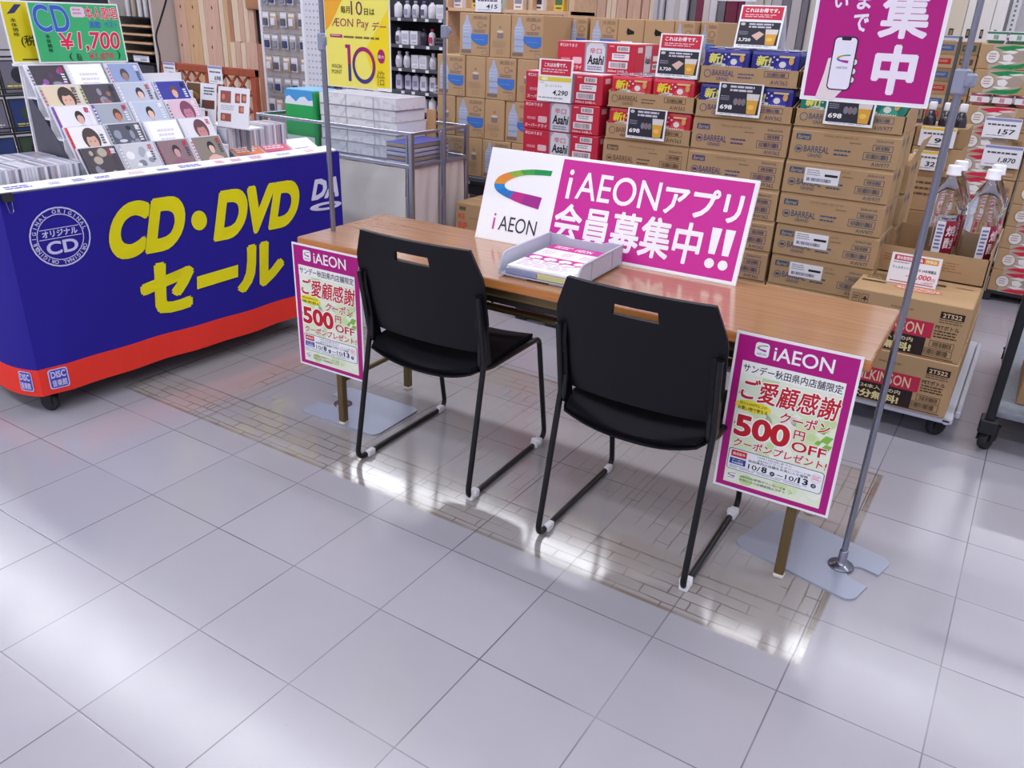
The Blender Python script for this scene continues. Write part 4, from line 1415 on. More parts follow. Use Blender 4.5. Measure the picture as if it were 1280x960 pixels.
def shipping_label(parent, x=.075, w=.125):
    A = Art(w, .055)
    A.L(0).rect(0, 0, 1, 1, 0xEDECF2)
    A.L(1).rect(.58, .32, .95, .48, 0x22222C); A.lines(.06, .12, .5, .55, 3, 0x9A9AAA, 2, .4)
    A.bars(.08, .64, .8, .86, 20, 0x55557A, 2)
    m = MB().box(0, -.0016, 0, w, -.0006, .055, paper)
    m.art(A, (0, -.0016, 0), (1, 0, 0), (0, 0, 1), .0003)
    o = m.build('shipping_label', parent, (x, 0, .042))
    return o
def open_tray(kind, lip=.060):
    m = MB()
    th = .004
    m.box(0, 0, 0, CWD, CD_, .004, KR)
    m.box(0, 0, .004, CWD, th, lip, KR); m.box(0, CD_ - th, .004, CWD, CD_, lip, KR)
    for x in (0, CWD - th):
        m.prism([(0, .004), (CD_, .004), (CD_, lip), (.20, lip + .03), (.10, lip + .03), (0, lip)], x, x + th, KR, Matrix(((0, 0, 1, 0), (1, 0, 0, 0), (0, 1, 0, 0), (0, 0, 0, 1))))
    a, b = inks[kind]
    A = Art(CWD, lip)
    A.ring(.085, .45, .0145, .012, a); A.text('BARREAL', .135, .22, .36, .55, a, 0.012); A.text('GRAND', .18, .62, .31, .82, a, .008)
    A.lines(.40, .35, .57, .75, 2, a, 4, .35)
    A.frame(.66, .12, .90, .46, .0016, b); A.bars(.69, .2, .87, .4, 20, b, 4); A.text(codes[kind], .73, .62, .90, .86, b)
    m.art(A, (0, 0, 0), (1, 0, 0), (0, 0, 1), .0006, .0004)
    return m
PKC = {'r': (0xC9243A, 0xE8D83A, 0xD84A5A, 0x8C1428), 'n': (0x2C2A86, 0xE6DE6A, 0x3C3CA8, 0x1C1A58), 'g': (0x1F7F6C, 0xE6DE6A, 0x3CA08A, 0x125A4C)}
def multipack(kind):
    c, y_, c2, c3 = PKC[kind]
    w, d, h = .178, .122, .118
    pm = M(c, .3, 0, .5)
    m = MB().box(0, 0, 0, w, d, h, pm, .014, 2)
    for i in range(3):
        for j in range(2):
            m.lathe([(.024, h - .001), (.027, h + .002), (.025, h + .003), (.0, h + .0025)], M(0xB8BAC6, .25, .8), 12, (w * (i + .5) / 3, d * (j + .5) / 2, 0))
    A = Art(w - .028, h - .028)
    A.L(0).rect(0, 0, 1, 1, c)
    A.L(1).poly([(0, 1), (.08, .80), (.3, .66), (.55, .60), (.75, .66), (.7, 1)], 0xD8DADA)
    A.L(1).poly([(0, .74), (.10, .50), (.3, .40), (.5, .44), (.48, .74)], 0xD0D6D4)
    A.L(2).text('新!', .04, .03, .40, .44, y_, .04, .1)
    A.L(2).poly([(.44, .74), (.56, .34), (.66, .14), (.80, .18), (.93, .42), (.99, .74)], c2)
    A.L(3).ell(.70, .34, .085, .12, 0xE4E0D8); A.ell(.90, .20, .06, .14, 0xD9A85A)
    A.L(3).ell(.56, .16, .03, .04, 0xD8E0E8); A.ell(.47, .07, .02, .03, 0xE8E4F0); A.ell(.45, .26, .02, .03, 0xE8E4F0)
    A.L(4).text('BARREAL', .52, .50, .94, .60, 0xF0EEF0, .03)
    A.L(3).rect(.60, .01, .97, .08, 0xDCC98A)
    A.L(4).lines(.05, .48, .42, .58, 2, c3, 4, .5)
    m.art(A, (.014, 0, .014), (1, 0, 0), (0, 0, 1), .0006, .0004)
    B = Art(d - .028, h - .028)
    B.L(1).ell(.5, .55, .35, .32, c2); B.L(2).ell(.5, .5, .16, .14, 0xE4E0D8); B.text('BARREAL', .15, .72, .85, .86, 0xF0EEF0, .02)
    m.art(B, (w, .014, .014), (0, 1, 0), (0, 0, 1), .0006, .0004)
    return m
pal = M(0x2A2C33, .6, 0, .3, 'dark_pallet')
def pallet(x0, x1, y0, y1, label, top=ZB):
    m = MB()
    n = 5
    for k in range(n):
        y = y0 + (y1 - y0 - .07) * k / (n - 1)
        m.box(x0, y, top - .02, x1, y + .07, top, pal, .003)
    for x in (x0, (x0 + x1) / 2 - .03, x1 - .06):
        m.box(x, y0, 0, x + .06, y1, top - .02, pal, .003)
    return tag(m.build('pallet'), label, 'pallet')
pallet(.13, 1.31, 2.61, 3.18, 'dark pallet under the kraft beer cases')
names = {'r': 'left kraft stack under red packs', 'n': 'middle kraft stack under navy packs', 'g': 'right kraft stack under green packs'}
cols = (('r', .130, 7, ()), ('n', .512, 8, ()), ('g', .898, 8, (1, 3, 4, 5)))
rr = random.Random(11)
for kind, x, n, stickers in cols:
    base = None
    bs = None
    for k in range(n):
        top_i = n - 1 - k
        dx, dy = rr.uniform(-.004, .004), rr.uniform(0, .006)
        loc = (x + dx, FY + dy, ZB + PITCH * k)
        lab = 'closed kraft beer case, %s from the top in the %s' % (ORD[top_i], names[kind])
        if base is None:
            base = kraft_case(kind, False).build('beer_case', None, loc)
            o = base
        else:
            o = base.copy(); COL.objects.link(o); o.location = loc
        tag(o, lab, 'beer case', 'kraft beer cases')
        if top_i in stickers:
            if bs is None:
                bs = shipping_label(o); bs['label'] = 'white shipping label'
            else:
                q = bs.copy(); COL.objects.link(q); q.parent = o
    z = ZB + PITCH * n
    for lv in range(2):
        zt = z + .1245 * lv
        o = open_tray(kind).build('beer_tray', None, (x, FY + .003, zt))
        nm = {'r': 'red', 'n': 'navy', 'g': 'green'}[kind]
        tag(o, 'open kraft tray holding %s beer multipacks, %s one' % (nm, ['lower', 'upper'][lv]), 'beer tray', 'open beer trays')
        for j in range(2 if lv else 1):
            for i in range(2):
                p = multipack(kind).build('beer_multipack', None, (x + .008 + .183 * i, FY + .009 + .128 * j, zt + .0045))
                tag(p, '%s six can pack, %s in the %s row of the %s tray' % (nm, ['left', 'right'][i], ['front', 'back'][j], ['lower', 'upper'][lv]), 'beer pack', 'beer multipacks')
# second row behind the right stack, with an open flap
base = None
for k in range(7):
    loc = (.914, FY + .282, ZB + PITCH * k)
    if base is None:
        base = kraft_case('g', False).build('beer_case', None, loc); o = base
    else:
        o = base.copy(); COL.objects.link(o); o.location = loc
    tag(o, 'kraft beer case, %s from the top in the stack behind the right one' % ORD[6 - k], 'beer case', 'kraft beer cases behind')
o = MB().obox((CWD - .004, .02, PITCH - .002), (0, .22, 0), (.028, 0, .085), (-.003, 0, .001), KRL).build('open_flap', o)
# kraft cases behind the left and middle stacks
for kind, x in (('r', .135), ('n', .52)):
    base = None
    for k in range(8 if kind == 'r' else 9):
        loc = (x, FY + .284, ZB + PITCH * k)
        if base is None:
            base = kraft_case(kind, False).build('beer_case', None, loc); o = base
        else:
            o = base.copy(); COL.objects.link(o); o.location = loc
        tag(o, 'kraft beer case, %s from the bottom behind the %s' % (ORD[k], names[kind]), 'beer case', 'kraft beer cases behind')
tag(kraft_case('g', False).build('beer_case', None, (.545, FY + .40, ZB + PITCH * 9)), 'single kraft beer case on top of the back row, left of the magenta poster', 'beer case')

# ================================================================ silver and red beer cases
redm = M(0xC4203C, .35, 0, .45, 'red_case')
def red_case():
    w, d, h = .375, .262, .1190
    m = MB().box(0, 0, 0, w, d, h, redm, .003)
    A = Art(w, h)
    A.L(0).rect(.365, .02, .645, .98, 0x8E8C9A)
    A.L(1).rect(.385, .02, .625, .98, 0xD3D2DA)
    A.L(2).poly([(.385, .02), (.43, .02), (.40, .12), (.385, .2)], 0xA6A4B2); A.poly([(.625, .02), (.58, .02), (.61, .12), (.625, .2)], 0xA6A4B2)
    A.text('辛口', .43, .18, .58, .38, 0xCF4A5E, .01)
    A.text('Asahi', .405, .42, .61, .74, 0x17171F, .03, .1)
    A.lines(.41, .80, .60, .95, 2, 0x77778A, 3, .5)
    A.L(1).text('辛口のうまさ', .03, .07, .26, .19, 0xF3DCE2, .02, .1)
    A.text('スーパードライ', .03, .80, .33, .92, 0xF6E6EA, .015, .1)
    A.rrect(.21, .52, .33, .74, .006, 0xE6B8C2); A.lines(.06, .56, .18, .68, 1, 0xE08A9A, 4, .8)
    A.rect(.77, .08, .925, .26, 0xE6DDE2); A.rect(.715, .32, .925, .54, 0xECE6EA); A.rect(.68, .60, .915, .82, 0xE6DDE2)
    A.L(2).bars(.785, .11, .91, .23, 14, 0x6A5A66, 2); A.lines(.735, .36, .90, .5, 2, 0xA08A98, 5); A.bars(.70, .63, .895, .79, 22, 0x5A4A56, 7)
    A.L(1).text('350ml 24缶入', .67, .86, .93, .95, 0xF3DCE2, .015)
    A.lines(.68, .08, .74, .14, 1, 0xF0C8D0, 8)
    m.art(A, (0, 0, 0), (1, 0, 0), (0, 0, 1), .0006, .0004)
    B = Art(d, h)
    B.L(0).rect(.36, .05, .62, .95, 0xCFCDD6); B.L(1).text('Asahi', .38, .40, .60, .66, 0x17171F, .03, .1)
    B.L(0).rect(.08, .10, .26, .28, 0xE8C8CE); B.rect(.70, .40, .93, .58, 0xE6DDE2); B.rect(.70, .66, .93, .86, 0xE6DDE2)
    B.L(1).bars(.73, .70, .90, .82, 14, 0x5A4A56, 7)
    m.art(B, (w, 0, 0), (0, 1, 0), (0, 0, 1), .0006, .0004)
    C = Art(w, d); C.L(0).rect(.36, 0, .65, 1, 0xD6D5DC)
    C.L(0).rect(.02, .03, .34, .97, 0xE4D9DE); C.rect(.67, .03, .98, .97, 0xE4D9DE)
    m.art(C, (0, 0, h), (1, 0, 0), (0, 1, 0), .0006, .0004)
    return m
pallet(-.285, .115, 2.61, 3.1, 'dark pallet under the red and silver beer cases')
base = None
for k in range(9):
    loc = (-.275 + rr.uniform(-.003, .003), FY + rr.uniform(0, .004), ZB + PITCH * k)
    if base is None:
        base = red_case().build('beer_case', None, loc); o = base
    else:
        o = base.copy(); COL.objects.link(o); o.location = loc
    tag(o, 'red and silver beer case, %s from the top of the front red stack' % ORD[8 - k], 'beer case', 'red and silver beer cases')
for k in range(10):
    o = base.copy(); COL.objects.link(o); o.location = (-.275 if k < 9 else -.205, FY + .268 if k < 9 else FY + .15, ZB + PITCH * k + (.001 if k == 9 else 0))
    tag(o, 'red and silver beer case, %s from the bottom of the rear red stack' % ORD[k] if k < 9 else 'red and silver beer case set alone on top of the red stacks', 'beer case', 'red and silver beer cases')

# ---------------------------------------------------------------- price cards
def beer_card(head, price, w=.172, h=.155):
    A = Art(w, h)
    A.L(0).rect(0, 0, 1, 1, 0xEFEFF3)
    v = 0
    if head:
        A.L(1).rect(.04, .03, .96, .33, 0xC92A46); A.L(2).text('これはお得です。', .12, .07, .88, .17, 0xF8EEF0, .03)
        A.lines(.12, .21, .85, .30, 2, 0xE8B8C0, 4, .5); v = .36
    A.L(1).rect(.04, v + .03, .96, .92, 0x2C2B38)
    hgt = .92 - v
    q = lambda t: v + .03 + t * (hgt - .03)
    A.L(2).ell(.12, q(.1), .055, .06 * hgt, 0xC8C4C0)
    A.lines(.26, q(.06), .88, q(.30), 2, 0xC9C6D2, 5, .6)
    A.poly([(.66, q(.42)), (.93, q(.42)), (.90, q(.98)), (.70, q(.98))], 0xD9A03C)
    A.L(3).poly([(.655, q(.30)), (.94, q(.30)), (.93, q(.52)), (.67, q(.52))], 0xD9D2CC)
    A.ell(.78, q(.75), .07, .08 * hgt, 0xE8BE5E)
    A.L(2)
    if head:
        A.poly([(.36, q(.60)), (.52, q(.40)), (.64, q(.52)), (.50, q(.80))], 0xD6B4A6)
    else:
        for k in range(3):
            A.ell(.42 + .09 * k, q(.60), .05, .12 * hgt, [0x7A7A8C, 0x8E6A70, 0x6A7A7A][k], 10)
    A.lines(.07, q(.42), .3, q(.6), 3, 0x9A98A8, 6, .35)
    A.text(price, .08, q(.72), .36, q(.88), 0xF2EEF0, .03)
    A.lines(.1, .94, .9, .97, 1, 0x9A98A8, 7)
    return A
def card(A, w, h, label, loc, tilt=0.0, rz=0.0, easel=False, name='price_card', group='beer price cards'):
    t = thing(name, label, 'price card', loc, rz, group)
    T = Matrix.Rotation(-tilt, 4, 'X')
    m = MB().box(0, 0, 0, w, .002, h, paper)
    m.art(A, (0, 0, 0), (1, 0, 0), (0, 0, 1), .0004, .0003)
    m.xf(T).build('card', t)
    if easel:
        p = T @ Vector((0, .003, h * .95))
        MB().obox((0, p.y, p.z), (w, 0, 0), (0, .002, 0), (0, p.y + .03, -p.z), paper).build('easel_back', t)
    return t
card(beer_card(True, '3,720', .175, .160), .175, .160, 'price card with red header and beer glass on the red packs', (.325, 2.615, 1.1505 + .0045), .12, 0, True)
card(beer_card(True, '3,720', .165, .150), .165, .150, 'price card with red header and beer glass on the navy packs', (.625, 2.62, 1.272 + .0045), .25, 0, True)
card(beer_card(False, '698', .170, .118), .170, .118, 'price card with beer glass and 698 in front of the lower navy packs', (.602, 2.585, 1.037), .06)
card(beer_card(False, '698', .170, .118), .170, .118, 'price card with beer glass and 698 in front of the lower red packs', (.233, 2.585, .915), .06)
card(beer_card(False, '698', .168, .118), .168, .118, 'price card with beer glass below the hanging magenta poster', (1.005, 2.583, 1.040), .06)
A = Art(.165, .170)
A.L(0).rect(0, 0, 1, 1, 0xEFEFF3); A.L(1).rect(.06, .03, .95, .38, 0xC92A46); A.L(2).text('これはお得です。', .16, .09, .82, .19, 0xF8EEF0, .03); A.lines(.12, .23, .9, .34, 2, 0xE8B8C0, 4, .5)
A.L(1).rect(.02, .42, .98, .52, 0xE0CC48); A.L(2).ell(.2, .47, .1, .04, 0xF2EAB8)
A.L(1).text('スーパードライ', .22, .60, .72, .66, 0x55555F); A.text('4,290', .45, .72, .90, .86, 0x2A2A34, .02, .15); A.lines(.05, .56, .2, .58, 1, 0x8A8A96, 3); A.lines(.05, .9, .8, .95, 1, 0x8A8A96, 4)
card(A, .165, .170, 'white price card with red and yellow header on the front red cases', (-.202, 2.588, 1.026), .05)

# ================================================================ water cases
wat = M(0xB69672, .75, 0, .2, 'water_card', noise=.03, nscale=5)
def water_case(w, h, d, kind):
    m = MB().box(0, 0, 0, w, d, h, wat, .0035)
    A = Art(w, h)
    if kind == 'W':
        A.L(0)
        A.poly([(.11, .84), (.10, .36), (.13, .28), (.19, .19), (.215, .12), (.215, .06), (.305, .06), (.305, .12), (.33, .19), (.39, .28), (.42, .36), (.41, .84)], 0xA8B2CE)
        A.L(1).lines(.13, .28, .38, .5, 3, 0xC6CCE0, 3, .3); A.rect(.12, .55, .40, .57, 0x8E9AC0); A.rect(.12, .70, .40, .72, 0x8E9AC0)
        A.poly([(.40, .48), (.96, .48), (.96, .68), (.88, .73), (.70, .74), (.52, .68), (.40, .60)], 0x3F73C4)
        A.L(2).lines(.5, .60, .85, .63, 1, 0x6E98D8, 4)
        A.L(0)
        A.text('天然水', .45, .06, .94, .15, 0x8E7866, .02)
        A.ring(.70, .27, .017, .012, 0x8E7866); A.ell(.86, .28, .05, .035, 0x8E7866, 10)
        A.lines(.48, .38, .94, .46, 2, 0x7A6A70, 5, .55)
        A.L(1).rect(.06, .86, .40, .93, 0x7E6C66); A.L(0)
        A.frame(.78, .86, .95, .96, .002, 0x7E6C66); A.lines(.60, .78, .95, .84, 1, 0x8E7866, 8)
    elif kind == 'N':
        A.L(0).ell(.5, .40, .16, .03, 0xD3C6B4); A.rect(.36, .44, .66, .53, 0x83767C); A.ell(.5, .53, .15, .03, 0x83767C)
        A.ell(.5, .30, .06, .03, 0x8E7866); A.lines(.15, .62, .85, .78, 4, 0x9C836A, 6, .35); A.frame(.36, .82, .66, .90, .002, 0x8E7866)
    else:
        A.L(0).poly([(.35, .30), (.38, .20), (.5, .24), (.66, .28), (.64, .34), (.40, .36)], 0x120D0B)
        if kind == 'L':
            A.rect(.15, .50, .60, .78, 0xE8E8EE); A.L(1).bars(.2, .66, .55, .75, 9, 0x9A9AA8, 2)
    m.art(A, (0, 0, 0), (1, 0, 0), (0, 0, 1), .0006, .0005)
    return m
steelg = M(0x5B5E68, .5, .3, .4, 'grey_steel')
t = thing('steel_platform', 'low grey steel platform carrying the stacked water cases', 'platform', (-1.31, 3.30, 0))
MB().box(0, 0, .475, 1.75, .8, .503, steelg, .004).build('deck', t)
for x in (.02, .86, 1.70):
    for y in (.02, .75):
        MB().box(x, y, 0, x + .03, y + .03, .475, steelg).build('leg', t)
m = MB(); m.box(0, 0.01, .40, 1.75, .02, .455, M(0x1A1A1E, .7)); m.build('skirt_board', t)
PX = .2150
rows = [
    (.505, [('W', -1.285, .19), ('N', -1.09, .115), ('W', -.970, .185), ('N', -.780, .13), ('W', -.645, .19), ('N', -.45, .13)]),
    (.505 + PX, [('N', -1.290, .125), ('W', -1.160, .195), ('N', -.960, .130), ('W', -.825, .195), ('N', -.625, .13), ('W', -.49, .19)]),
    (.505 + 2 * PX, [('W', -1.290, .190), ('N', -1.095, .133), ('W', -.957, .192), ('N', -.760, .13), ('W', -.625, .19), ('N', -.43, .13)]),
]
for rI, (z, lst) in enumerate(rows):
    for i, (k, x, w) in enumerate(lst):
        tag(water_case(w, PX - .001, .30, k).build('water_case', None, (x, 3.30 + .004 * (i % 2), z)),
            '%s water case, %s from the left in the %s row from the bottom' % ('blue printed' if k == 'W' else 'plain narrow', ORD[i], ORD[rI]), 'water case', 'water cases')
z = .505 + 3 * PX
for i, (k, x, w) in enumerate([('W', -1.140, .195), ('N', -.940, .13), ('W', -.806, .195)]):
    tag(water_case(w, PX - .001, .30, k).build('water_case', None, (x, 3.305, z)), '%s water case, %s from the left in the top row' % ('blue printed' if k == 'W' else 'plain narrow', ORD[i]), 'water case', 'water cases')
top2 = [('N', -.783, .152), ('W', -.627, .105), ('W', -.505, .163), ('L', -.340, .148), ('H', -.189, .163), ('W', -.023, .106), ('W', .09, .09)]
for lv in range(4):
    for i, (k, x, w) in enumerate(top2):
        if lv < 3 and x < .02 and i < 0:
            continue
        zz = .505 + PX * lv
        kk = k if lv == 3 else 'WN'[(i + lv) % 2]
        y = 3.615 if i < 6 else 3.68
        if lv < 3 and i == 6:
            continue
        tag(water_case(w, PX - .001, .28 if lv < 3 else .3, kk).build('water_case', None, (x, y, zz)),
            ('water case, %s of the set back top row behind the red beer' % ORD[i]) if lv == 3 else 'water case, %s from the left in the rear %s row' % (ORD[i], ORD[lv]), 'water case', 'water cases')
# small box on the floor behind the table
def stack_box(w, d, h, mat, name, label, loc, cat='carton', rz=0, A=None, group=None, flap=True):
    m = MB().box(0, 0, 0, w, d, h, mat, .003)
    if flap:
        m.box(.002, d / 2 - .012, h - .0006, w - .002, d / 2 + .012, h + .0008, KRL)
    if A:
        m.art(A, (0, 0, 0), (1, 0, 0), (0, 0, 1), .0006, .0005)
    return tag(m.build(name, None, loc, rz), label, cat, group)
A = Art(.30, .235)
A.L(0).text('RE', .06, .24, .2, .36, 0xD8553A, .03); A.text('BP', .06, .42, .26, .60, 0xD8553A, .03); A.rect(.08, .08, .22, .16, 0x6A5A48); A.lines(.3, .3, .7, .34, 1, 0xA07A58, 3)
stack_box(.30, .26, .235, KR, 'carton', 'kraft carton with red lettering behind the table, next to the cream cloth', (-.832, 2.86, .221), A=A, flap=True)
stack_box(.30, .26, .22, KRD, 'carton', 'plain kraft carton under the one with red lettering', (-.83, 2.865, 0))
# ================================================================ trolley with mineral water cases
pw = M(0xB9BCC9, .45, 0, .4, 'grey_white_plastic')
t = thing('platform_trolley', 'grey platform trolley under the mineral water cases', 'trolley', (1.225, 2.41, 0))
MB().box(0, 0, .088, .445, .95, .114, pw, .01, 2).build('deck', t)
m = MB()
for x in (.02, .425):
    m.tube([(x, .0, .10), (x, .95, .10)], .013, pw, 8)
m.box(.445, .05, .10, .462, .9, .125, pw, .004)
m.build('side_rails', t)
for x, y in ((.05, .10), (.395, .10), (.05, .85), (.395, .85)):
    caster(MB(), x, y, .04, .026, .088, .9).build('caster', t)
def mineral_case(w=.392, d=.270, h=.2015):
    m = MB().box(0, 0, 0, w, d, h, KR, .003)
    A = Art(w, h)
    A.L(0)
    for k in range(2):
        A.frame(.03 + .075 * k, .08, .09 + .075 * k, .24, .0015, 0x3A2C22)
    A.lines(.04, .12, .08, .2, 2, 0x3A2C22, 4); A.poly([(.11, .18), (.135, .11), (.16, .18)], 0x3A2C22); A.rect(.132, .18, .138, .22, 0x3A2C22)
    A.lines(.03, .28, .17, .34, 1, 0x3A2C22, 4)
    A.rect(.10, .36, .735, .64, 0xBF2A4C); A.rect(0.0, .64, .70, .975, 0x2B1E1C)
    A.L(1).text('WILKINSON', .14, .40, .66, .60, 0xE9C9A8, .012)
    A.text('1ケース24本入りの内', .06, .68, .60, .76, 0xE2CFAF, .02)
    A.text('2本分無料!', .10, .79, .60, .95, 0xE3D49A, .045)
    A.L(0).rect(.765, .13, .955, .25, 0x241A18); A.L(1).text('2T522', .785, .155, .935, .23, 0xE2C9A4, .02)
    A.L(0).lines(.765, .27, .95, .35, 2, 0x5A4636, 3, .4); A.text('PETボトル', .75, .37, .94, .45, 0x3A2C22, .02); A.lines(.75, .47, .94, .62, 3, 0x4A382A, 7, .5)
    A.frame(.735, .66, .93, .78, .0015, 0x3A2C22); A.bars(.76, .68, .91, .76, 18, 0x3A2C22, 3)
    A.frame(.66, .80, .93, .93, .0015, 0x3A2C22); A.bars(.69, .82, .90, .91, 26, 0x3A2C22, 4)
    A.rect(.62, .955, .95, .97, 0x3A2C22); A.lines(.36, .18, .56, .24, 1, 0x8A7050, 4)
    m.art(A, (0, 0, 0), (1, 0, 0), (0, 0, 1), .0006, .0004)
    C = Art(w, d)
    C.L(0).ell(.52, .56, .20, .11, 0xCF3F55); C.L(1).ell(.52, .56, .185, .09, 0xE2C6A4); C.L(2).text('WILKINSON', .37, .50, .67, .62, 0xCF3F55, .02)
    C.L(0).lines(.05, .08, .28, .4, 4, 0x4A382A, 4, .4); C.rect(.03, .46, .24, .54, 0x4A382A); C.rect(.55, .10, .72, .20, 0x3A2C22); C.lines(.8, .1, .95, .16, 1, 0x4A382A, 4)
    C.rect(0, .498, 1, .502, 0x8A6A48)
    m.art(C, (0, 0, h), (1, 0, 0), (0, 1, 0), .0006, .0004)
    return m
base = None
for j, y in enumerate((2.403, 2.682, 2.96)):
    for k in range(2):
        loc = (1.250 - .004 * k, y - .006 * (1 - k), .115 + .2022 * k)
        if base is None:
            base = mineral_case().build('mineral_water_case', None, loc); o = base
        else:
            o = base.copy(); COL.objects.link(o); o.location = loc
        tag(o, 'kraft mineral water case with red and black print, %s layer, %s on the trolley' % (['lower', 'upper'][k], ['front', 'middle', 'rear'][j]), 'water case', 'mineral water cases')
zt = .115 + .4044
A = Art(.165, .108)
A.L(0).rect(0, 0, 1, 1, 0xEFEEF4); A.L(1).rect(.06, .06, .94, .24, 0xC62A48); A.rect(.66, .06, .94, .24, 0xE69A28); A.rect(.06, .91, .94, .94, 0xC23A5A)
A.L(2).text('賞味期限間近の為', .10, .09, .63, .21, 0xF6E4E8, .03); A.text('特価品', .69, .09, .91, .21, 0xF6ECC8, .03)
A.L(1).lines(.06, .29, .40, .34, 1, 0x77707A, 3)
A.text('ウィルキンソン 炭酸水 24本増量品', .06, .42, .94, .52, 0x2A2430, .012)
A.text('1,000', .52, .60, .86, .80, 0xD0263F, .02, .1); A.text('円', .88, .68, .95, .80, 0xD0263F); A.lines(.36, .70, .5, .76, 1, 0xC8889A, 4); A.text('1,080円', .70, .82, .92, .89, 0x8A6A74)
card(A, .165, .108, 'red edged price card reading 1,000 on the mineral water cases', (1.335, 2.560, zt + .001), .10, 0, True, 'price_card', None)
# cardboard tray of big bottles behind
t = thing('bottle_carton', 'cut down kraft carton holding big clear bottles behind the mineral water', 'carton', (1.255, 2.70, zt + .001))
m = MB()
w, d, h = .385, .32, .10
m.box(0, 0, 0, w, d, .004, KRD); m.box(0, 0, 0, w, .004, h, KR); m.box(0, d - .004, 0, w, d, h + .03, KR); m.box(0, 0, 0, .004, d, h, KR); m.box(w - .004, 0, 0, w, d, h + .02, KR)
A = Art(w, h); A.L(0).lines(.45, .3, .8, .7, 4, 0xA0603E, 5, .3); A.lines(.1, .3, .35, .6, 3, 0xA0603E, 6, .3)
m.art(A, (0, 0, 0), (1, 0, 0), (0, 0, 1), .0006)
m.obox((.02, .16, .09), (.0, .13, .0), (.0, 0, .0), (0, 0, .001), KR) if False else None
m.build('carton_body', t)
MB().obox((w - .004, .02, h + .02), (0, d - .05, 0), (.012, 0, .045), (-.003, 0, 0), KRL).build('open_flap', t)
pet = M(0xF6F9FD, .03, 0, .6, 'clear_pet', trans=1.0)
liq = M(0xF2F6FA, .0, 0, .5, 'clear_spirit', trans=1.0)
def big_bottle(label, loc, rz):
    b = thing('spirit_bottle', label, 'bottle', loc, rz, 'big clear bottles')
    prof = [(.052, 0), (.066, .006), (.070, .02), (.070, .06), (.067, .07), (.070, .08), (.070, .20), (.066, .215), (.066, .235), (.071, .25), (.069, .275), (.055, .305), (.034, .335), (.022, .352), (.020, .366)]
    prof = [(r * .80, z) for r, z in prof]
    m = MB().lathe(prof, pet, 36, sq=.10)
    def facet(v):
        w = math.atan2(v[1], v[0])
        k = 1 + (.035 * math.cos(6 * w + 70 * v[2]) if .215 < v[2] < .34 else .02 * math.cos(8 * w) if .08 < v[2] < .21 else 0)
        return (v[0] * k, v[1] * k, v[2])
    m.v = [facet(v) for v in m.v]
    m.build('bottle_body', b)
    MB().lathe([(.0, .362), (.026, .362), (.026, .366), (.0235, .368), (.0235, .392), (.021, .396), (0, .396)], M(0xF2F1F8, .35), 20).build('cap', b)
    A = Art(.085, .12)
    A.L(0).rect(0, 0, 1, 1, 0xC22A48); A.rect(0, 0, .34, 1, 0xE8E8F0)
    A.L(1).text('焼', .42, .12, .9, .45, 0xF2DCE2, .02); A.text('酎', .42, .50, .9, .83, 0xF2DCE2, .02); A.lines(.05, .1, .3, .9, 7, 0x6A6AA0, 4, .5)
    m = MB().art(A, (-.0425, -.0725, .085), (1, 0, 0), (0, 0, 1), .0)
    n = len(m.v)
    m.v = [(.0590 * math.sin(x / .0590), -.0590 * math.cos(x / .0590) + (y + .0725), z) for x, y, z in m.v]
    m.build('label', b)
    MB().tube(fillet([(.03, .0, .27), (.062, .0, .20), (.062, 0, .12)], .02), .006, pet, 8).build('grip', b)
    return b
BZ = zt + .0055
big_bottle('big clear bottle with a white cap, front left in the cut down carton', (1.448, 2.785, BZ), .6)
big_bottle('big clear bottle with a white cap, front right in the cut down carton', (1.575, 2.785, BZ), .9)
big_bottle('big clear bottle with a white cap, rear left in the cut down carton', (1.455, 2.93, BZ), .4)
big_bottle('big clear bottle with a white cap, rear right in the cut down carton', (1.580, 2.93, BZ), 1.0)
A = Art(.05, .05); A.L(0).rect(0, 0, 1, 1, 0xE6C9D4); A.L(1).lines(.1, .15, .9, .85, 4, 0xC85A78, 4, .5)
m = MB().box(0, 0, 0, .001, .05, .05, paper); m.art(A, (.001, 0, 0), (0, 1, 0), (0, 0, 1), .0003)
tag(m.build('side_label', None, (1.6445, 2.98, .44)), 'small pink price tag on the side of the rear mineral water cases', 'tag')

# ================================================================ cart at the right edge
t = thing('flatbed_cart', 'grey flatbed cart with a black post at the right edge of the photo', 'cart', (1.775, 2.47, 0))
gd = bpy.data.materials.new('grey_mat')
q = NT(gd); tcn = q.nt.nodes.new('ShaderNodeTexCoord')
q.nt.links.new(q.mix(q.noise(tcn.outputs['Object'], 45, 3), rgb(0x6E747E), rgb(0x9298A4)), q.b.inputs['Base Color']); q.b.inputs['Roughness'].default_value = .7
MB().box(.0, .03, .125, .62, 1.05, .152, gd, .008, 2).build('deck', t)
MB().box(-.012, -.012, .09, .018, .018, .98, M(0x1C1D24, .4, .2), .006, 2).build('post', t)
MB().tube(fillet([(.003, .003, .97), (.003, .003, 1.0), (.60, .003, 1.0), (.60, .003, .97)], .03), .014, M(0x1C1D24, .4, .2), 10).build('handle', t)
MB().box(.588, -.012, .09, .618, .018, .98, M(0x1C1D24, .4, .2), .006, 2).build('post', t)
m = MB().box(-.025, -.025, .075, .032, .05, .125, dark_s, .004)
m.build('corner_bracket', t)
for x, y in ((.01, .03), (.58, .03), (.03, .98), (.58, .98)):
    caster(MB(), x, y, .038, .03, .09, 1.2).build('caster', t)
stack_box(.34, .42, .215, KRD, 'carton', 'brown carton lying on the flatbed cart at the right edge', (1.842, 2.60, .153))

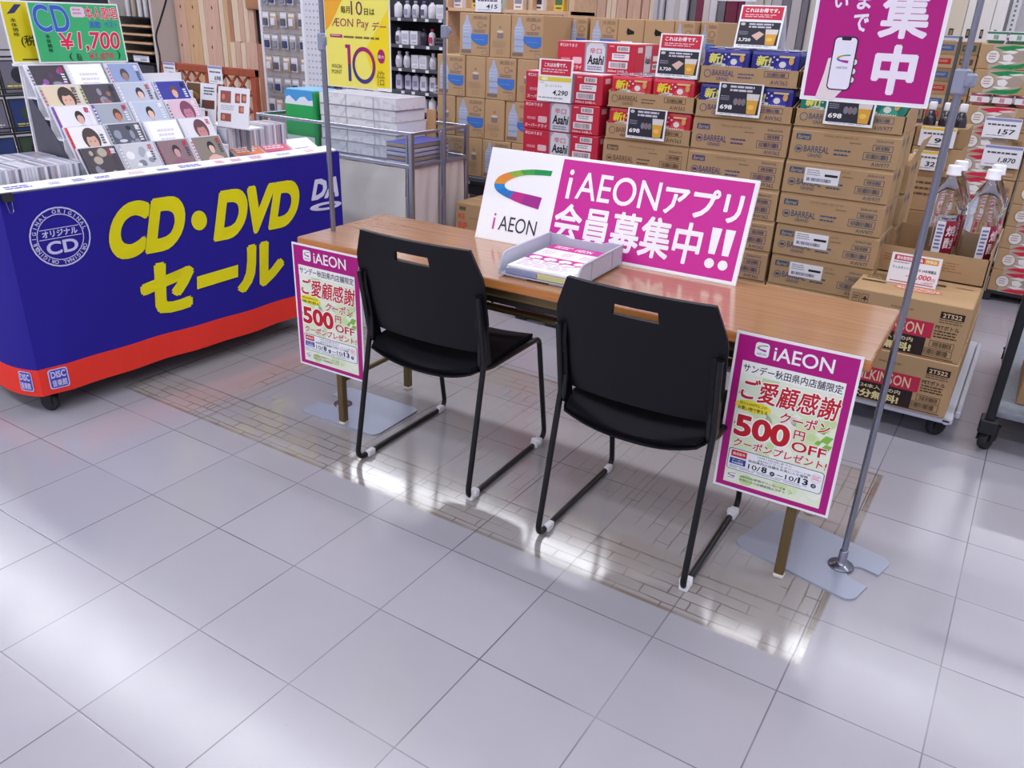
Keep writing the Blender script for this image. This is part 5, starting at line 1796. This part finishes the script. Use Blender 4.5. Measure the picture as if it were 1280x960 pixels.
# ================================================================ noodle cases
def noodle_case(c, c2, w=.315, h=.118, d=.40):
    m = MB().box(0, 0, 0, w, d, h, KR, .003)
    A = Art(w, h)
    A.L(0).poly([(.18, .0), (.75, .0), (.74, .35), (.66, .7), (.55, 1), (.16, 1)], 0xB9A898)
    A.L(1).poly([(.20, .12), (.45, .02), (.74, .06), (.60, .18), (.35, .24)], c); A.poly([(.20, .95), (.32, .82), (.56, .78), (.72, .66), (.66, .88), (.5, .98)], c)
    A.ell(.56, .45, .16, .22, 0xA8988C, 14)
    A.L(2).poly([(.30, .30), (.42, .22), (.55, .26), (.48, .36)], 0xE6E4E2); A.poly([(.34, .42), (.44, .36), (.50, .50), (.46, .66), (.36, .62)], 0xE9E7E6); A.poly([(.28, .70), (.44, .66), (.56, .70), (.40, .80)], 0xE9E7E6)
    A.poly([(.48, .16), (.66, .10), (.72, .16), (.56, .22)], c2)
    A.L(3).ell(.20, .50, .105, .28, 0x8E7E6E, 20); A.L(4).ell(.20, .50, .095, .255, 0xE4E0DE, 20); A.L(5).lines(.14, .36, .26, .66, 3, 0xB08A8A, 5, .4)
    A.L(1).frame(.80, .35, .95, .55, .0015, 0x4A382A); A.bars(.82, .39, .93, .51, 8, 0x4A382A, 3); A.frame(.80, .66, .95, .86, .0015, 0x4A382A)
    m.art(A, (0, 0, 0), (1, 0, 0), (0, 0, 1), .0008, .0007)
    return m
NY = 4.5
pallet(1.27, 1.98, 4.52, 5.25, 'dark pallet under the noodle cases')
gb, rb = None, None
nz = ZB
for k in range(10):
    green = k >= 8
    if k == 7:
        pass
    loc = (1.300 + .002 * (k % 3) - .006 * (9 - k) * .0, NY + rr.uniform(0, .01), ZB + .1195 * k if k < 8 else ZB + .1195 * 7 + .06 + .1195 * (k - 7) - .001)
    if green:
        o = noodle_case(0x1F8A4E, 0xD8E6D8).build('noodle_case', None, loc) if gb is None else gb.copy()
        if gb is None: gb = o
        else: COL.objects.link(o); o.location = loc
    else:
        o = noodle_case(0xD02A48, 0xF0C8D0).build('noodle_case', None, loc) if rb is None else rb.copy()
        if rb is None: rb = o
        else: COL.objects.link(o); o.location = loc
    tag(o, '%s printed noodle case, %s from the bottom of the nearest noodle stack' % ('green' if green else 'red', ORD[k]), 'noodle case', 'noodle cases')
for k in range(10):
    o = (gb if k > 7 else rb).copy(); COL.objects.link(o); o.location = (1.628, NY + .02, ZB + .1195 * k)
    tag(o, 'noodle case, %s from the bottom of the stack at the right edge' % ORD[k], 'noodle case', 'noodle cases')
def cup(c, x, y, z, label):
    m = MB().lathe([(.036, 0), (.048, .052), (.050, .054), (.050, .058), (.0, .058)], M(c, .35), 20)
    m.lathe([(.0485, .054), (.051, .056), (.051, .059), (.0, .0595)], M(0xE6ECE6, .3), 20)
    A = Art(.09, .03); A.L(0).rect(0, 0, 1, 1, 0xF0EEF0); A.L(1).text('麺', .36, .1, .62, .9, c, .02)
    m.art(A, (-.045, -.044, .016), (1, 0, .0), (0, -.2, 1), .0)
    return tag(m.build('noodle_cup', None, (x, y, z)), label, 'cup noodles', 'cup noodles on the cases')
for k in range(3):
    cup(0x5FA98A, 1.355 + .103 * k, NY + .06, ZB + .1195 * 7 + .06 + .1195 * 3, 'green noodle cup on the green noodle cases, %s from the left' % ORD[k])
tz = ZB + .1195 * 8
o = MB()
o.box(1.30, NY, tz, 1.615, NY + .4, tz + .004, KR)
for k in range(3):
    cup(0xD87A92, 1.352 + .104 * k, NY + .052, tz + .0005, 'pink noodle cup between the red and green noodle cases, %s from the left' % ORD[k])
for x in (1.31, 1.455, 1.59):
    pass
def shelf_card(price, label, loc, w=.13, h=.09, yellow=False, rz=0.0):
    A = Art(w, h)
    A.L(0).rect(0, 0, 1, 1, 0xEAEAF2); A.L(1).rect(.02, .03, .98, .15, 0xE6C23A if yellow else 0x8C90C0)
    A.lines(.1, .3, .9, .42, 1, 0x55505F, 4, .7); A.text(price, .42, .55, .86, .80, 0x2A2A34, .02, .15); A.lines(.1, .86, .7, .92, 1, 0x8A8A96, 5)
    m = MB().box(0, 0, 0, w, .002, h, paper); m.art(A, (0, 0, 0), (1, 0, 0), (0, 0, 1), .0005, .0005)
    o = m.build('price_card', None, loc, rz)
    return tag(o, label, 'price card', 'shelf price cards')
shelf_card('157', 'white price card reading 157 on the noodle stack', (1.405, NY - .012, .865), .17, .10)
shelf_card('1,870', 'white price card reading 1,870 on the red noodle cases', (1.435, NY - .012, .720), .18, .11)

# ================================================================ bottle cartons between the stacks
BX, BY = 1.195, 3.60
cz = .0
lay = [(.20, KRD), (.20, KR), (.20, KRD), (.19, KR), (.095, KR), (.09, KRD)]
for k, (h, mt) in enumerate(lay):
    A = Art(.205, h)
    if k == 4:
        A.L(0).ell(.5, .32, .20, .16, 0x15100E, 14)
    else:
        A.L(0).lines(.15, .3, .8, .7, 3, 0x6A5340, k, .4); A.rect(.55, .15, .85, .28, 0x6A5340)
    stack_box(.205, .26, h - .001, mt, 'carton', 'kraft carton %s from the bottom of the bottle stack right of the beer' % ORD[k], (BX, BY, cz), A=A, group='cartons of the bottle stack', flap=k != 5)
    cz += h
cz -= .055
blk = M(0x2A2430, .12, 0, .6, 'dark_bottle')
for k in range(3):
    b = thing('soy_bottle', 'dark bottle with a white cap on the carton stack, %s from the left' % ORD[k], 'bottle', (BX + .04 + .062 * k, BY + .05, cz + .001), 0, 'dark bottles with white caps')
    MB().lathe([(.024, 0), (.027, .004), (.027, .075), (.022, .095), (.012, .115), (.011, .125)], blk, 16).build('bottle_body', b)
    MB().lathe([(.0155, .118), (.0165, .122), (.0165, .148), (.014, .152), (0, .152)], M(0xE4E2EA, .35), 16).build('cap', b)
shelf_card('97', 'price card with a yellow band reading 97 below the dark bottles', (BX + .02, BY - .012, .888), .145, .085, True)
shelf_card('327', 'price card with a yellow band on the lower bottle cartons', (BX + .01, BY - .012, .785), .14, .085, True)
m = MB().box(0, 0, 0, .20, .10, .012, M(0xDCD9D6, .3), .004)
o = stack_box(.12, .22, .16, kraft(0xA06A50, 'reddish_card'), 'carton', 'reddish carton beside the bottle stack, topmost', (1.06, 3.62, .80))
for k in range(5):
    stack_box(.12, .22, .159, kraft(0x93604A, 'reddish_card_dark'), 'carton', 'reddish carton %s from the bottom beside the bottle stack' % ORD[k], (1.06, 3.62, .16 * k), group='reddish cartons')

# ================================================================ far shelving on the right
t = thing('storage_rack', 'grey storage rack with many small cartons far behind the poster', 'rack', (.78, 5.98, 0))
for x in (0, .26, .545):
    MB().box(x, -.01, 0, x + .02, .02, 1.34, steelg).build('upright', t)
for z in (.40, .80):
    MB().box(0, .0, z - .025, .565, .45, z, steelg).build('shelf', t)
lc = [(0x3F6AA8, 'blue'), (0xA0503C, 'red brown'), (0x3A5A48, 'green'), (0xC4342E, 'red'), (0x6A4A38, 'brown'), (0x34406A, 'navy')]
for r in range(6):
    for k in range(4):
        c, cn = lc[(r * 2 + k * 3 + r * k) % 6]
        A = Art(.112, .082)
        A.L(0).rect(.12, .25, .85, .70, c); A.L(1).lines(.2, .38, .75, .58, 2, 0xD8C8B0, r + k, .4)
        xx = .80 + .118 * k + (.012 if k < 2 else .026)
        stack_box(.112, .2, .084, [KR, KRD, KRL][(r + k) % 3], 'carton', 'small carton with a %s label in the far rack, row %s, place %s' % (cn, ORD[r], ORD[k]), (xx, 5.97, .801 + .085 * r), A=A, group='small cartons in the far rack', flap=False)
for r in range(2):
    for k in range(4):
        xx = .80 + .118 * k + (.012 if k < 2 else .026)
        stack_box(.112, .2, .17, [KR, KRD][(r + k) % 2], 'carton', 'tall carton low in the far rack, row %s, place %s' % (ORD[r], ORD[k]), (xx, 5.97, .401 + .171 * r), group='tall cartons in the far rack', flap=False)
# white boards standing beyond
bw_ = [(0xEFE8DC, .75, .115), (0xE4D8C6, .87, .12), (0xF2EEEA, .995, .085), (0xF0ECEA, 1.085, .08), (0xF3F0F0, 1.170, .075)]
t = thing('board_rack', 'white and grey rack holding the tall pale boards at the back', 'rack', (.70, 6.58, 0))
MB().box(-.3, .10, 0, 1.1, .13, 2.3, M(0xC9C6CC, .6)).build('back_panel', t)
for x in (.565, .90):
    p = MB().box(x, .0, 0, x + .05, .1, 2.3, M(0xE2E4E8, .4))
    for k in range(60):
        p.box(x + .018, -.001, .4 + .03 * k, x + .032, .0005, .415 + .03 * k, M(0x77808A, .5))
    p.build('slotted_post', t)
MB().box(-.3, -.12, .10, 1.1, .10, .13, steelg).build('base_shelf', t)
for k, (c, x, w) in enumerate(bw_):
    m = MB().box(0, 0, 0, w, .018, 2.1, mat_wood('pale_board_%d' % k, c, c - 0x060606, (10, 10, .6), .4))
    m.box(w * .3, -.0006, 1.20, w * .55, .0005, 1.26, M(0x2A2420, .5)); m.box(w * .36, -.001, 1.215, w * .5, .0, 1.25, M(0x9A8468, .5))
    tag(m.build('pale_board', None, (x, 6.52, .131)), 'tall pale board %s from the left in the rear rack on the right' % ORD[k], 'board', 'tall pale boards')
shelf_card('1,980', 'white price card at the foot of the pale boards', (.875, 6.36, 1.235), .13, .11)
m = MB().box(0, 0, 0, .30, .03, .04, white_p)
# ================================================================ rear shelving with small goods
gm = M(0x55545E, .5, .2, .4, 'gondola_grey'); gp = M(0x3B3A42, .6, 0, .3, 'gondola_back'); tagw = M(0xE6E6EC, .5)
def gondola(x0, x1, y, shelves, top, label):
    t = thing('gondola_shelf', label, 'shelf', (x0, y, 0))
    w = x1 - x0
    MB().box(0, .36, 0, w, .40, top, gp).build('back_panel', t)
    for x in (0, w - .03):
        MB().box(x, .0 if x == 0 else .33, 0, x + .03, .36, top, gm).build('upright', t)
    MB().box(0, 0, 0, w, .36, .10, gm).build('base', t)
    rr = random.Random(int(w * 1000))
    for z in shelves:
        s = MB().box(.0, .0, z - .022, w, .36, z, gm).build('shelf_board', t)
        n = max(2, int(w / .13))
        for k in range(n):
            x = .03 + (w - .08) * k / n + rr.uniform(0, .03)
            MB().box(x, -.003, z - .022, x + .03, .0, z - .002, tagw).build('shelf_tag', s)
    return t
SHB = [.33, .50, .66, .81, .97, 1.135, 1.319]
SHA = [.36, .53, .70, .88, 1.06, 1.30]
gondola(-2.74, -1.90, 4.50, SHB, 1.75, 'grey shelf unit with white bottles behind the yellow poster, right bay')
gondola(-3.40, -2.76, 4.50, SHA, 1.75, 'grey shelf unit with small packs behind the yellow poster, left bay')
def goods(kind, c, c2):
    m = MB()
    if kind == 'bottle':
        m.lathe([(.022, 0), (.026, .004), (.026, .075), (.020, .088), (.010, .092), (.010, .100)], M(c, .35), 14)
        m.lathe([(.013, .096), (.014, .112), (.011, .116), (0, .116)], M(c2, .35), 12)
        m.box(-.016, -.0268, .02, .016, -.0215, .06, M(c2, .5))
    elif kind == 'pump':
        m.lathe([(.028, 0), (.031, .004), (.031, .08), (.02, .095), (.011, .098), (.011, .108)], M(c, .35), 14)
        m.lathe([(.007, .106), (.007, .122), (0, .123)], M(c2, .35), 8)
        m.box(-.008, -.034, .118, .008, .010, .130, M(c2, .35), .003)
    elif kind == 'box':
        m.box(-.035, -.025, 0, .035, .025, .095, M(c, .45), .002)
        m.box(-.026, -.0256, .035, .026, -.0245, .075, M(c2, .45))
        m.box(-.020, -.0256, .012, .020, -.0245, .022, M(c2, .45))
    elif kind == 'pouch':
        m.box(-.028, -.016, 0, .028, .016, .018, M(c, .35), .006)
        m.prism([(-.030, .012), (.030, .012), (.027, .10), (.020, .108), (-.020, .108), (-.027, .10)], -.012, .012, M(c, .35), Matrix(((1, 0, 0, 0), (0, 0, 1, 0), (0, 1, 0, 0), (0, 0, 0, 1))))
        m.lathe([(.009, .106), (.009, .12), (0, .121)], M(c2, .35), 10)
        m.box(-.018, -.0136, .03, .018, -.0125, .07, M(c2, .5))
    elif kind == 'basket':
        g = M(c, .5)
        for z in (0, .025, .05):
            m.box(-.07, -.05, z, .07, -.046, z + .008, g); m.box(-.07, .046, z, .07, .05, z + .008, g)
            m.box(-.07, -.05, z, -.066, .05, z + .008, g); m.box(.066, -.05, z, .07, .05, z + .008, g)
        for k in range(8):
            x = -.07 + .0194 * k
            m.box(x, -.05, 0, x + .004, -.046, .058, g)
        m.box(-.07, -.05, 0, .07, .05, .003, g)
        m.box(-.055, -.035, .003, .055, .035, .045, M(c2, .5), .006)
    elif kind == 'blister':
        m.box(-.035, -.002, 0, .035, .0, .11, M(c, .4), .001)
        m.box(-.024, -.016, .012, .024, -.002, .066, M(c2, .25), .006, 2)
        m.box(-.03, -.003, .08, .03, -.002, .10, M(0xE8E6EC, .4))
    return m
GP = {}
def place(kind, c, c2, loc, label, group, cat):
    k = (kind, c, c2)
    if k not in GP:
        o = goods(kind, c, c2).build({'bottle': 'shelf_bottle', 'pump': 'pump_bottle', 'box': 'product_box', 'pouch': 'refill_pouch', 'basket': 'wire_basket', 'blister': 'blister_pack'}[kind], None, loc)
        GP[k] = o
    else:
        o = GP[k].copy(); COL.objects.link(o); o.location = loc
    return tag(o, label, cat, group)
rg = random.Random(21)
W1, W2 = 0xE2E0EA, 0xC9C6D6
rowsB = {
    1.319: ('top shelf', [('pump', W1, 0x2E2A4A), ('bottle', W1, 0x9A98B0), ('pump', W1, 0x2E2A4A), ('bottle', W1, 0x5A5A78), ('box', W1, W2)], .075),
    1.135: ('second shelf', [('bottle', W1, 0x6A6A80), ('box', W1, 0xB8B8CC), ('bottle', 0xD8D4E0, 0xC23A5A), ('bottle', 0x4A4458, 0x2A2834), ('basket', 0x55525E, 0x2A2834)], .085),
    .97: ('third shelf', [('bottle', W1, W2), ('box', W1, 0xC8C6D4), ('bottle', W1, W2), ('box', 0x8C3040, 0xD8B8C0), ('basket', 0x8A8894, 0x6A6874)], .085),
    .81: ('fourth shelf', [('pouch', 0xC6C2DA, 0x8A86A8), ('pouch', W1, 0x9A98B8), ('basket', 0xB8B6C4, 0x8A8894)], .085),
    .66: ('fifth shelf', [('bottle', W1, W2), ('bottle', W1, 0x55536A), ('pump', W1, W2), ('box', W2, 0x8A88A0)], .085),
}
for z, (nm, kinds, st) in rowsB.items():
    x = -2.66
    i = 0
    while x < -1.99:
        kd = kinds[(i * 2 // 3 + (i % 2)) % len(kinds)] if nm != 'third shelf' else kinds[min(4, i // 2)]
        if nm in ('fourth shelf',):
            kd = kinds[0] if i < 3 else kinds[1] if i < 5 else kinds[2]
        w = .075 if kd[0] != 'basket' else .15
        cat = {'bottle': 'bottle', 'pump': 'bottle', 'box': 'box', 'pouch': 'pouch', 'basket': 'basket'}[kd[0]]
        place(*kd, (x + w / 2, 4.56 + rg.uniform(0, .015), z), '%s on the %s of the right bay, place %d from the left' % ({'bottle': 'small bottle', 'pump': 'white pump bottle', 'box': 'product box', 'pouch': 'pale refill pouch', 'basket': 'wire basket'}[kd[0]], nm, i + 1), 'small goods on the ' + nm, cat)
        x += w + .005
        i += 1
rowsA = {1.30: ('top shelf', [('box', 0xD9B83A, 0x3A3A4A), ('box', 0xE4E2E8, 0x3A5A8A), ('box', 0xE0A070, 0x8A4A3A)]), 1.06: ('second shelf', [('blister', 0xD8A8B4, 0xE6E4EA), ('blister', 0xB8B8C4, 0x8A8A9A)]),
         .88: ('third shelf', [('blister', 0xE0A888, 0xE6D0C4), ('blister', 0xD89A78, 0xE8E0DC)]), .70: ('fourth shelf', [('box', 0xB8B6C4, 0x8A8894), ('box', 0x6A6874, 0xB8B6C4)])}
for z, (nm, kinds) in rowsA.items():
    for i in range(7):
        kd = kinds[i % len(kinds)]
        place(*kd, (-3.33 + .083 * i, 4.55, z), '%s on the %s of the left bay, place %d from the left' % ('small box' if kd[0] == 'box' else 'blister pack', nm, i + 1), 'small goods on the left bay ' + nm, 'box' if kd[0] == 'box' else 'pack')
# wooden display shelf on top and the 415 card
t = thing('wooden_shelf', 'light wooden shelf board with goods above the water cases', 'shelf', (-1.93, 4.2, 0))
lw = mat_wood('light_wood', 0xC9A07C, 0xDBB592, (1, 6, 6), .45)
MB().box(0, 0, 1.375, 1.0, .28, 1.395, lw).build('shelf_board', t)
for x in (.02, .36, .68, .98):
    MB().box(x, .0, 0 if x in (.02, .98) else 1.395, x + .02, .28, 1.66, lw).build('divider', t)
for k in range(6):
    place('box', [0xE4E2E8, 0xD8B83A, 0xB8C4B8, 0xE6E0D8][k % 4], [0x8A88A0, 0x3A3A4A, 0x4A6A4A][k % 3], (-1.85 + .15 * k + (.03 if k > 1 else 0), 4.28, 1.395), 'small box in the light wooden shelf, place %d from the left' % (k + 1), 'boxes in the wooden shelf', 'box')
shelf_card('415', 'white price card reading 415 above the water cases', (-1.655, 4.185, 1.376), .20, .10)

# pegboard panel with blister packs
peg = M(0xB9B2B0, .6, 0, .3, 'pegboard')
t = thing('pegboard_panel', 'white framed pegboard hung with blister packs behind the display wagon', 'panel', (-3.93, 4.40, 0))
MB().box(0, .02, .1, .72, .04, 2.0, peg).build('peg_sheet', t)
wp = M(0xE4E3EA, .45, 0, .4, 'white_post')
MB().box(-.03, 0, 0, .0, .04, 2.0, wp, .004).build('post', t)
m = MB().box(.53, -.08, 0, .56, .04, 2.0, wp, .003)
m.box(.56, -.08, .0, .74, -.05, 2.0, M(0xD3D2DC, .5), .002)
for k in range(36):
    for j in range(4):
        m.box(.585 + .04 * j, -.0815, .3 + .045 * k, .597 + .04 * j, -.080, .312 + .045 * k, M(0x9C9AA8, .5))
m.build('perforated_side', t)
hk = [(0xD6D4DE, 0x5A5C68), (0xC8C4CE, 0x3A4470), (0xC9A88A, 0xD8D8E4), (0xB8B6C2, 0x8A8C98)]
for r in range(6):
    for k in range(5):
        z = .52 + .165 * r
        x = -3.87 + .102 * k
        c = hk[(r * 3 + k * 2) % 4]
        place('blister', c[0], c[1], (x, 4.388 - .012 * (k % 2), z + .03), 'blister pack on the pegboard, %s row from the bottom, %s from the left' % (ORD[r], ORD[k]), 'blister packs on the pegboard', 'pack')
        MB().tube([(x + 3.93, .02, z + .145), (x + 3.93, -.05, z + .145), (x + 3.93, -.055, z + .152)], .002, chrome, 5).build('hook', t)
# planks in the lumber rack on the left
pw1 = mat_wood('pink_pine', 0xCBA08C, 0xDDB8A2, (14, 14, .8), .5)
pw2 = mat_wood('tan_pine', 0xC79E74, 0xDAB48C, (14, 14, .8), .5)
pw3 = mat_wood('pale_pine', 0xDCC4A8, 0xEAD6BE, (14, 14, .8), .5)
pw4 = mat_wood('reddish_cedar', 0xA87058, 0xC08A70, (14, 14, .8), .5)
knot = M(0x6E4A34, .6)
LB = [(-5.65, .16, pw1, 2.3), (-5.485, .185, pw2, 2.35), (-5.295, .07, pw3, 2.3), (-5.22, .20, pw1, 2.4), (-5.01, .06, pw3, 2.3), (-4.945, .055, pw2, 2.25), (-4.885, .05, pw4, 2.3),
      (-4.83, .08, pw3, 2.35), (-4.745, .06, pw1, 2.3), (-4.68, .055, pw3, 2.3), (-4.62, .07, pw1, 2.2)]
t = thing('lumber_rack', 'lumber rack behind the standing planks on the left', 'rack', (-5.655, 4.94, 0))
MB().box(0, 0, 0, 1.70, .03, 2.4, M(0x8A8088, .6)).build('back_panel', t)
for x in (0, .85, 1.67):
    MB().box(x, -.2, 0, x + .03, 0, .08, steelg).build('foot_rail', t)
MB().box(0, -.20, .06, 1.70, 0, .09, steelg).build('base_shelf', t)
for k, (x, w, mt, h) in enumerate(LB):
    m = MB().box(0, 0, 0, w, .03, h, mt, .002)
    if w > .15:
        for q in range(4):
            zq = .9 + .17 * q
            m.add([(w * (.3 + .13 * q % .5) + .010 * math.cos(a), -.0006, zq + .016 * math.sin(a)) for a in [2 * PI * i / 10 for i in range(10)]], [list(range(10))], knot)
    tag(m.build('plank', None, (x, 4.86, .091)), 'tall plank %s from the left in the lumber rack behind the CD wagon' % ORD[k], 'plank', 'tall planks')
SB = [(-4.83, .06, pw3), (-4.765, .07, pw1), (-4.69, .06, pw3), (-4.625, .15, pw1), (-4.47, .14, pw4), (-4.325, .12, pw1)]
for k, (x, w, mt) in enumerate(SB):
    tag(MB().box(0, 0, 0, w, .03, .96 + .01 * (k % 2), mt, .002).build('short_plank', None, (x, 4.80, .091)), 'short plank %s from the left standing in front of the tall planks' % ORD[k], 'plank', 'short planks')
tag(MB().box(0, 0, 0, .34, .03, .30, mat_wood('round_pine', 0xA9764F, 0xC08C62, (1, 8, 8), .5), .02, 2).build('wood_panel', None, (-4.62, 4.83, 1.33)), 'brown wooden panel hanging above the short planks', 'panel')
# brown lattice fence panel
t = thing('lattice_panel', 'reddish brown wooden lattice panel behind the photo panels', 'lattice', (-4.78, 4.0, 0))
rw = mat_wood('red_brown_wood', 0x8E3E24, 0xA9502F, (8, 8, 1.2), .5)
LW, LH = 1.17, .905
m = MB()
for x in (0, .565, LW - .06):
    m.box(x, 0, 0, x + .06, .04, LH, rw, .004)
m.box(0, -.005, LH - .055, LW, .045, LH, rw, .004); m.box(0, 0, .1, LW, .04, .15, rw, .004)
m.build('frame', t)
m = MB()
for x0, x1 in ((.06, .565), (.625, LW - .06)):
    for k in range(-6, 8):
        for s in (1, -1):
            xa = x0 + .13 * k
            pts = []
            # slat from bottom to top at 45 degrees, clipped to the bay
            for zz in range(0, 29):
                z = .15 + (LH - .205) * zz / 28
                x = xa + (z - .15) if s > 0 else x1 - (xa - x0) - (z - .15)
                if x0 + .01 <= x <= x1 - .01:
                    pts.append((x, z))
            if len(pts) > 1:
                (xa_, za), (xb, zb) = pts[0], pts[-1]
                m.obox((xa_ - .014, .012 if s > 0 else .022, za), (.028, 0, 0), (0, .008, 0), (xb - xa_, 0, zb - za), rw)
m.build('lattice_slats', t)
shelf_card('598', 'white price card at the left end of the brown lattice', (-4.715, 3.985, .775), .155, .13)
shelf_card('698', 'white price card in the middle of the brown lattice', (-4.145, 3.985, .775), .17, .135)
# hanging cable
cp = [(-4.44, 3.93, 1.75), (-4.46, 3.93, 1.45), (-4.50, 3.93, 1.36), (-4.60, 3.93, 1.22), (-4.68, 3.93, 1.10), (-4.665, 3.93, .95), (-4.69, 3.93, .80), (-4.70, 3.94, .5), (-4.70, 3.95, .01)]
cp2 = []
for i in range(len(cp) - 1):
    a, b_ = Vector(cp[max(i - 1, 0)]), Vector(cp[i]); c_, d_ = Vector(cp[i + 1]), Vector(cp[min(i + 2, len(cp) - 1)])
    for k in range(5):
        s = k / 5
        cp2.append(.5 * ((2 * b_) + (c_ - a) * s + (2 * a - 5 * b_ + 4 * c_ - d_) * s * s + (3 * b_ - a - 3 * c_ + d_) * s ** 3))
cp2.append(Vector(cp[-1]))
tag(MB().tube([(-4.44, 3.93, CEIL)] + cp2, .008, M(0x221E28, .5), 6).build('cable'), 'black cable dangling down in front of the planks and lattice', 'cable')
# dark rack with boards laid flat, far left
t = thing('board_shelf', 'dark rack with boards lying flat, left of the tall planks', 'rack', (-6.30, 4.62, 0))
dk = M(0x232028, .6, 0, .3, 'dark_rack')
MB().box(0, .40, 0, .62, .43, 1.8, dk).build('back_panel', t)
for x in (-.03, .60):
    MB().box(x, 0, 0, x + .03, .40, 1.8, M(0xC9C0BC, .5)).build('upright', t)
for z in (.90, .985, 1.06, 1.135, 1.225, .82):
    MB().box(0, .02, z - .012, .60, .40, z, dk).build('shelf', t)
for k, z in enumerate((.90, .985, 1.06, 1.135)):
    tag(MB().box(-6.28, 4.60, z + .001, -5.72, 4.98, z + .019, pw2, .002).build('flat_board'), 'flat wooden board on the %s shelf of the dark rack from below' % ORD[k], 'board', 'flat boards in the dark rack')
shelf_card('980', 'white price card under the flat boards of the dark rack', (-6.02, 4.60, .828), .24, .055)
tag(MB().box(0, 0, 0, .42, .25, .2, M(0x4A4852, .6), .01, 2).build('storage_bin', None, (-6.22, 4.65, .60)), 'dark grey bin in the lower part of the dark rack', 'bin')
MB().box(0, .02, .585, .60, .40, .599, dk).build('shelf', t)
for k in range(6):
    m = MB().tube([(0, 0, 0), (.0, 0, .55)], .022, M([0xD8D4DC, 0xB8A898, 0xE0DCE4][k % 3], .4), 12)
    tag(m.build('pipe', None, (-6.22 + .095 * k, 4.75, 1.226)), 'upright tube %s from the left on top of the dark rack' % ORD[k], 'tube', 'tubes on the dark rack')
# tall dark shelf at the very left with small goods
gondola(-8.4, -6.45, 4.9, [.42, .66, .93, 1.20], 1.8, 'dark shelf unit at the far left behind the price signs')
for z in (.66, .93, 1.20):
    for k in range(12):
        c = [0x3A4C8A, 0x8A8CA0, 0x2A2A34, 0x4A6A9A, 0xB85A4A, 0xC8C8D4][(k * 5 + int(z * 10)) % 6]
        place('box', c, [0xD8D6E0, 0x2A2A34, 0x9A9CB0][(k + int(z * 100)) % 3], (-8.2 + .15 * k, 4.96, z), 'small box at the far left, shelf %d cm high, place %d' % (round(z * 100), k + 1), 'boxes on the far left shelf', 'box')

# ================================================================ lumber and rods across the back
t = thing('lumber_rack', 'long lumber rack along the back above the water cases', 'rack', (-3.3, 5.45, 0))
MB().box(0, 0, 0, 3.7, .03, 2.6, M(0x8C848C, .6)).build('back_panel', t)
MB().box(0, -.22, .06, 3.7, 0, .09, steelg).build('base_shelf', t)
for x in (.0, .62, 1.23, 1.82, 2.45, 3.67):
    MB().box(x, -.24, 0, x + .03, -.20, 2.6, M(0xB9B8C2, .5, .2)).build('upright', t)
rb_ = random.Random(5)
x = -3.26
k = 0
grp = [pw3, pw1, pw2, pw3, M(0xCFCBD4, .5), pw1]
grey = [M(0xB9B2B8, .5), M(0x77727C, .5), M(0x7A2A4A, .5), M(0x5A5A78, .5), M(0xCFC8C4, .5), M(0xD9D6DC, .5)]
names_ = ['pale', 'pinkish', 'tan', 'light', 'white', 'rosy']
gn = ['grey', 'dark grey', 'maroon', 'slate blue', 'beige', 'white']
while x < .30:
    w = rb_.uniform(.035, .085)
    far = x > -.86
    i = rb_.randrange(6)
    m = MB().box(0, 0, 0, w - .004, .03, rb_.uniform(1.75, 2.3), (grey if far else grp)[i], .002)
    tag(m.build('batten', None, (x, 5.40 - rb_.uniform(0, .05), .091)), 'upright %s batten at the back, place %d from the left' % ((gn if far else names_)[i], k + 1), 'batten', 'battens along the back')
    x += w
    k += 1
shelf_card('298', 'white price card among the battens at the back', (-.38, 5.185, 1.50), .26, .10)
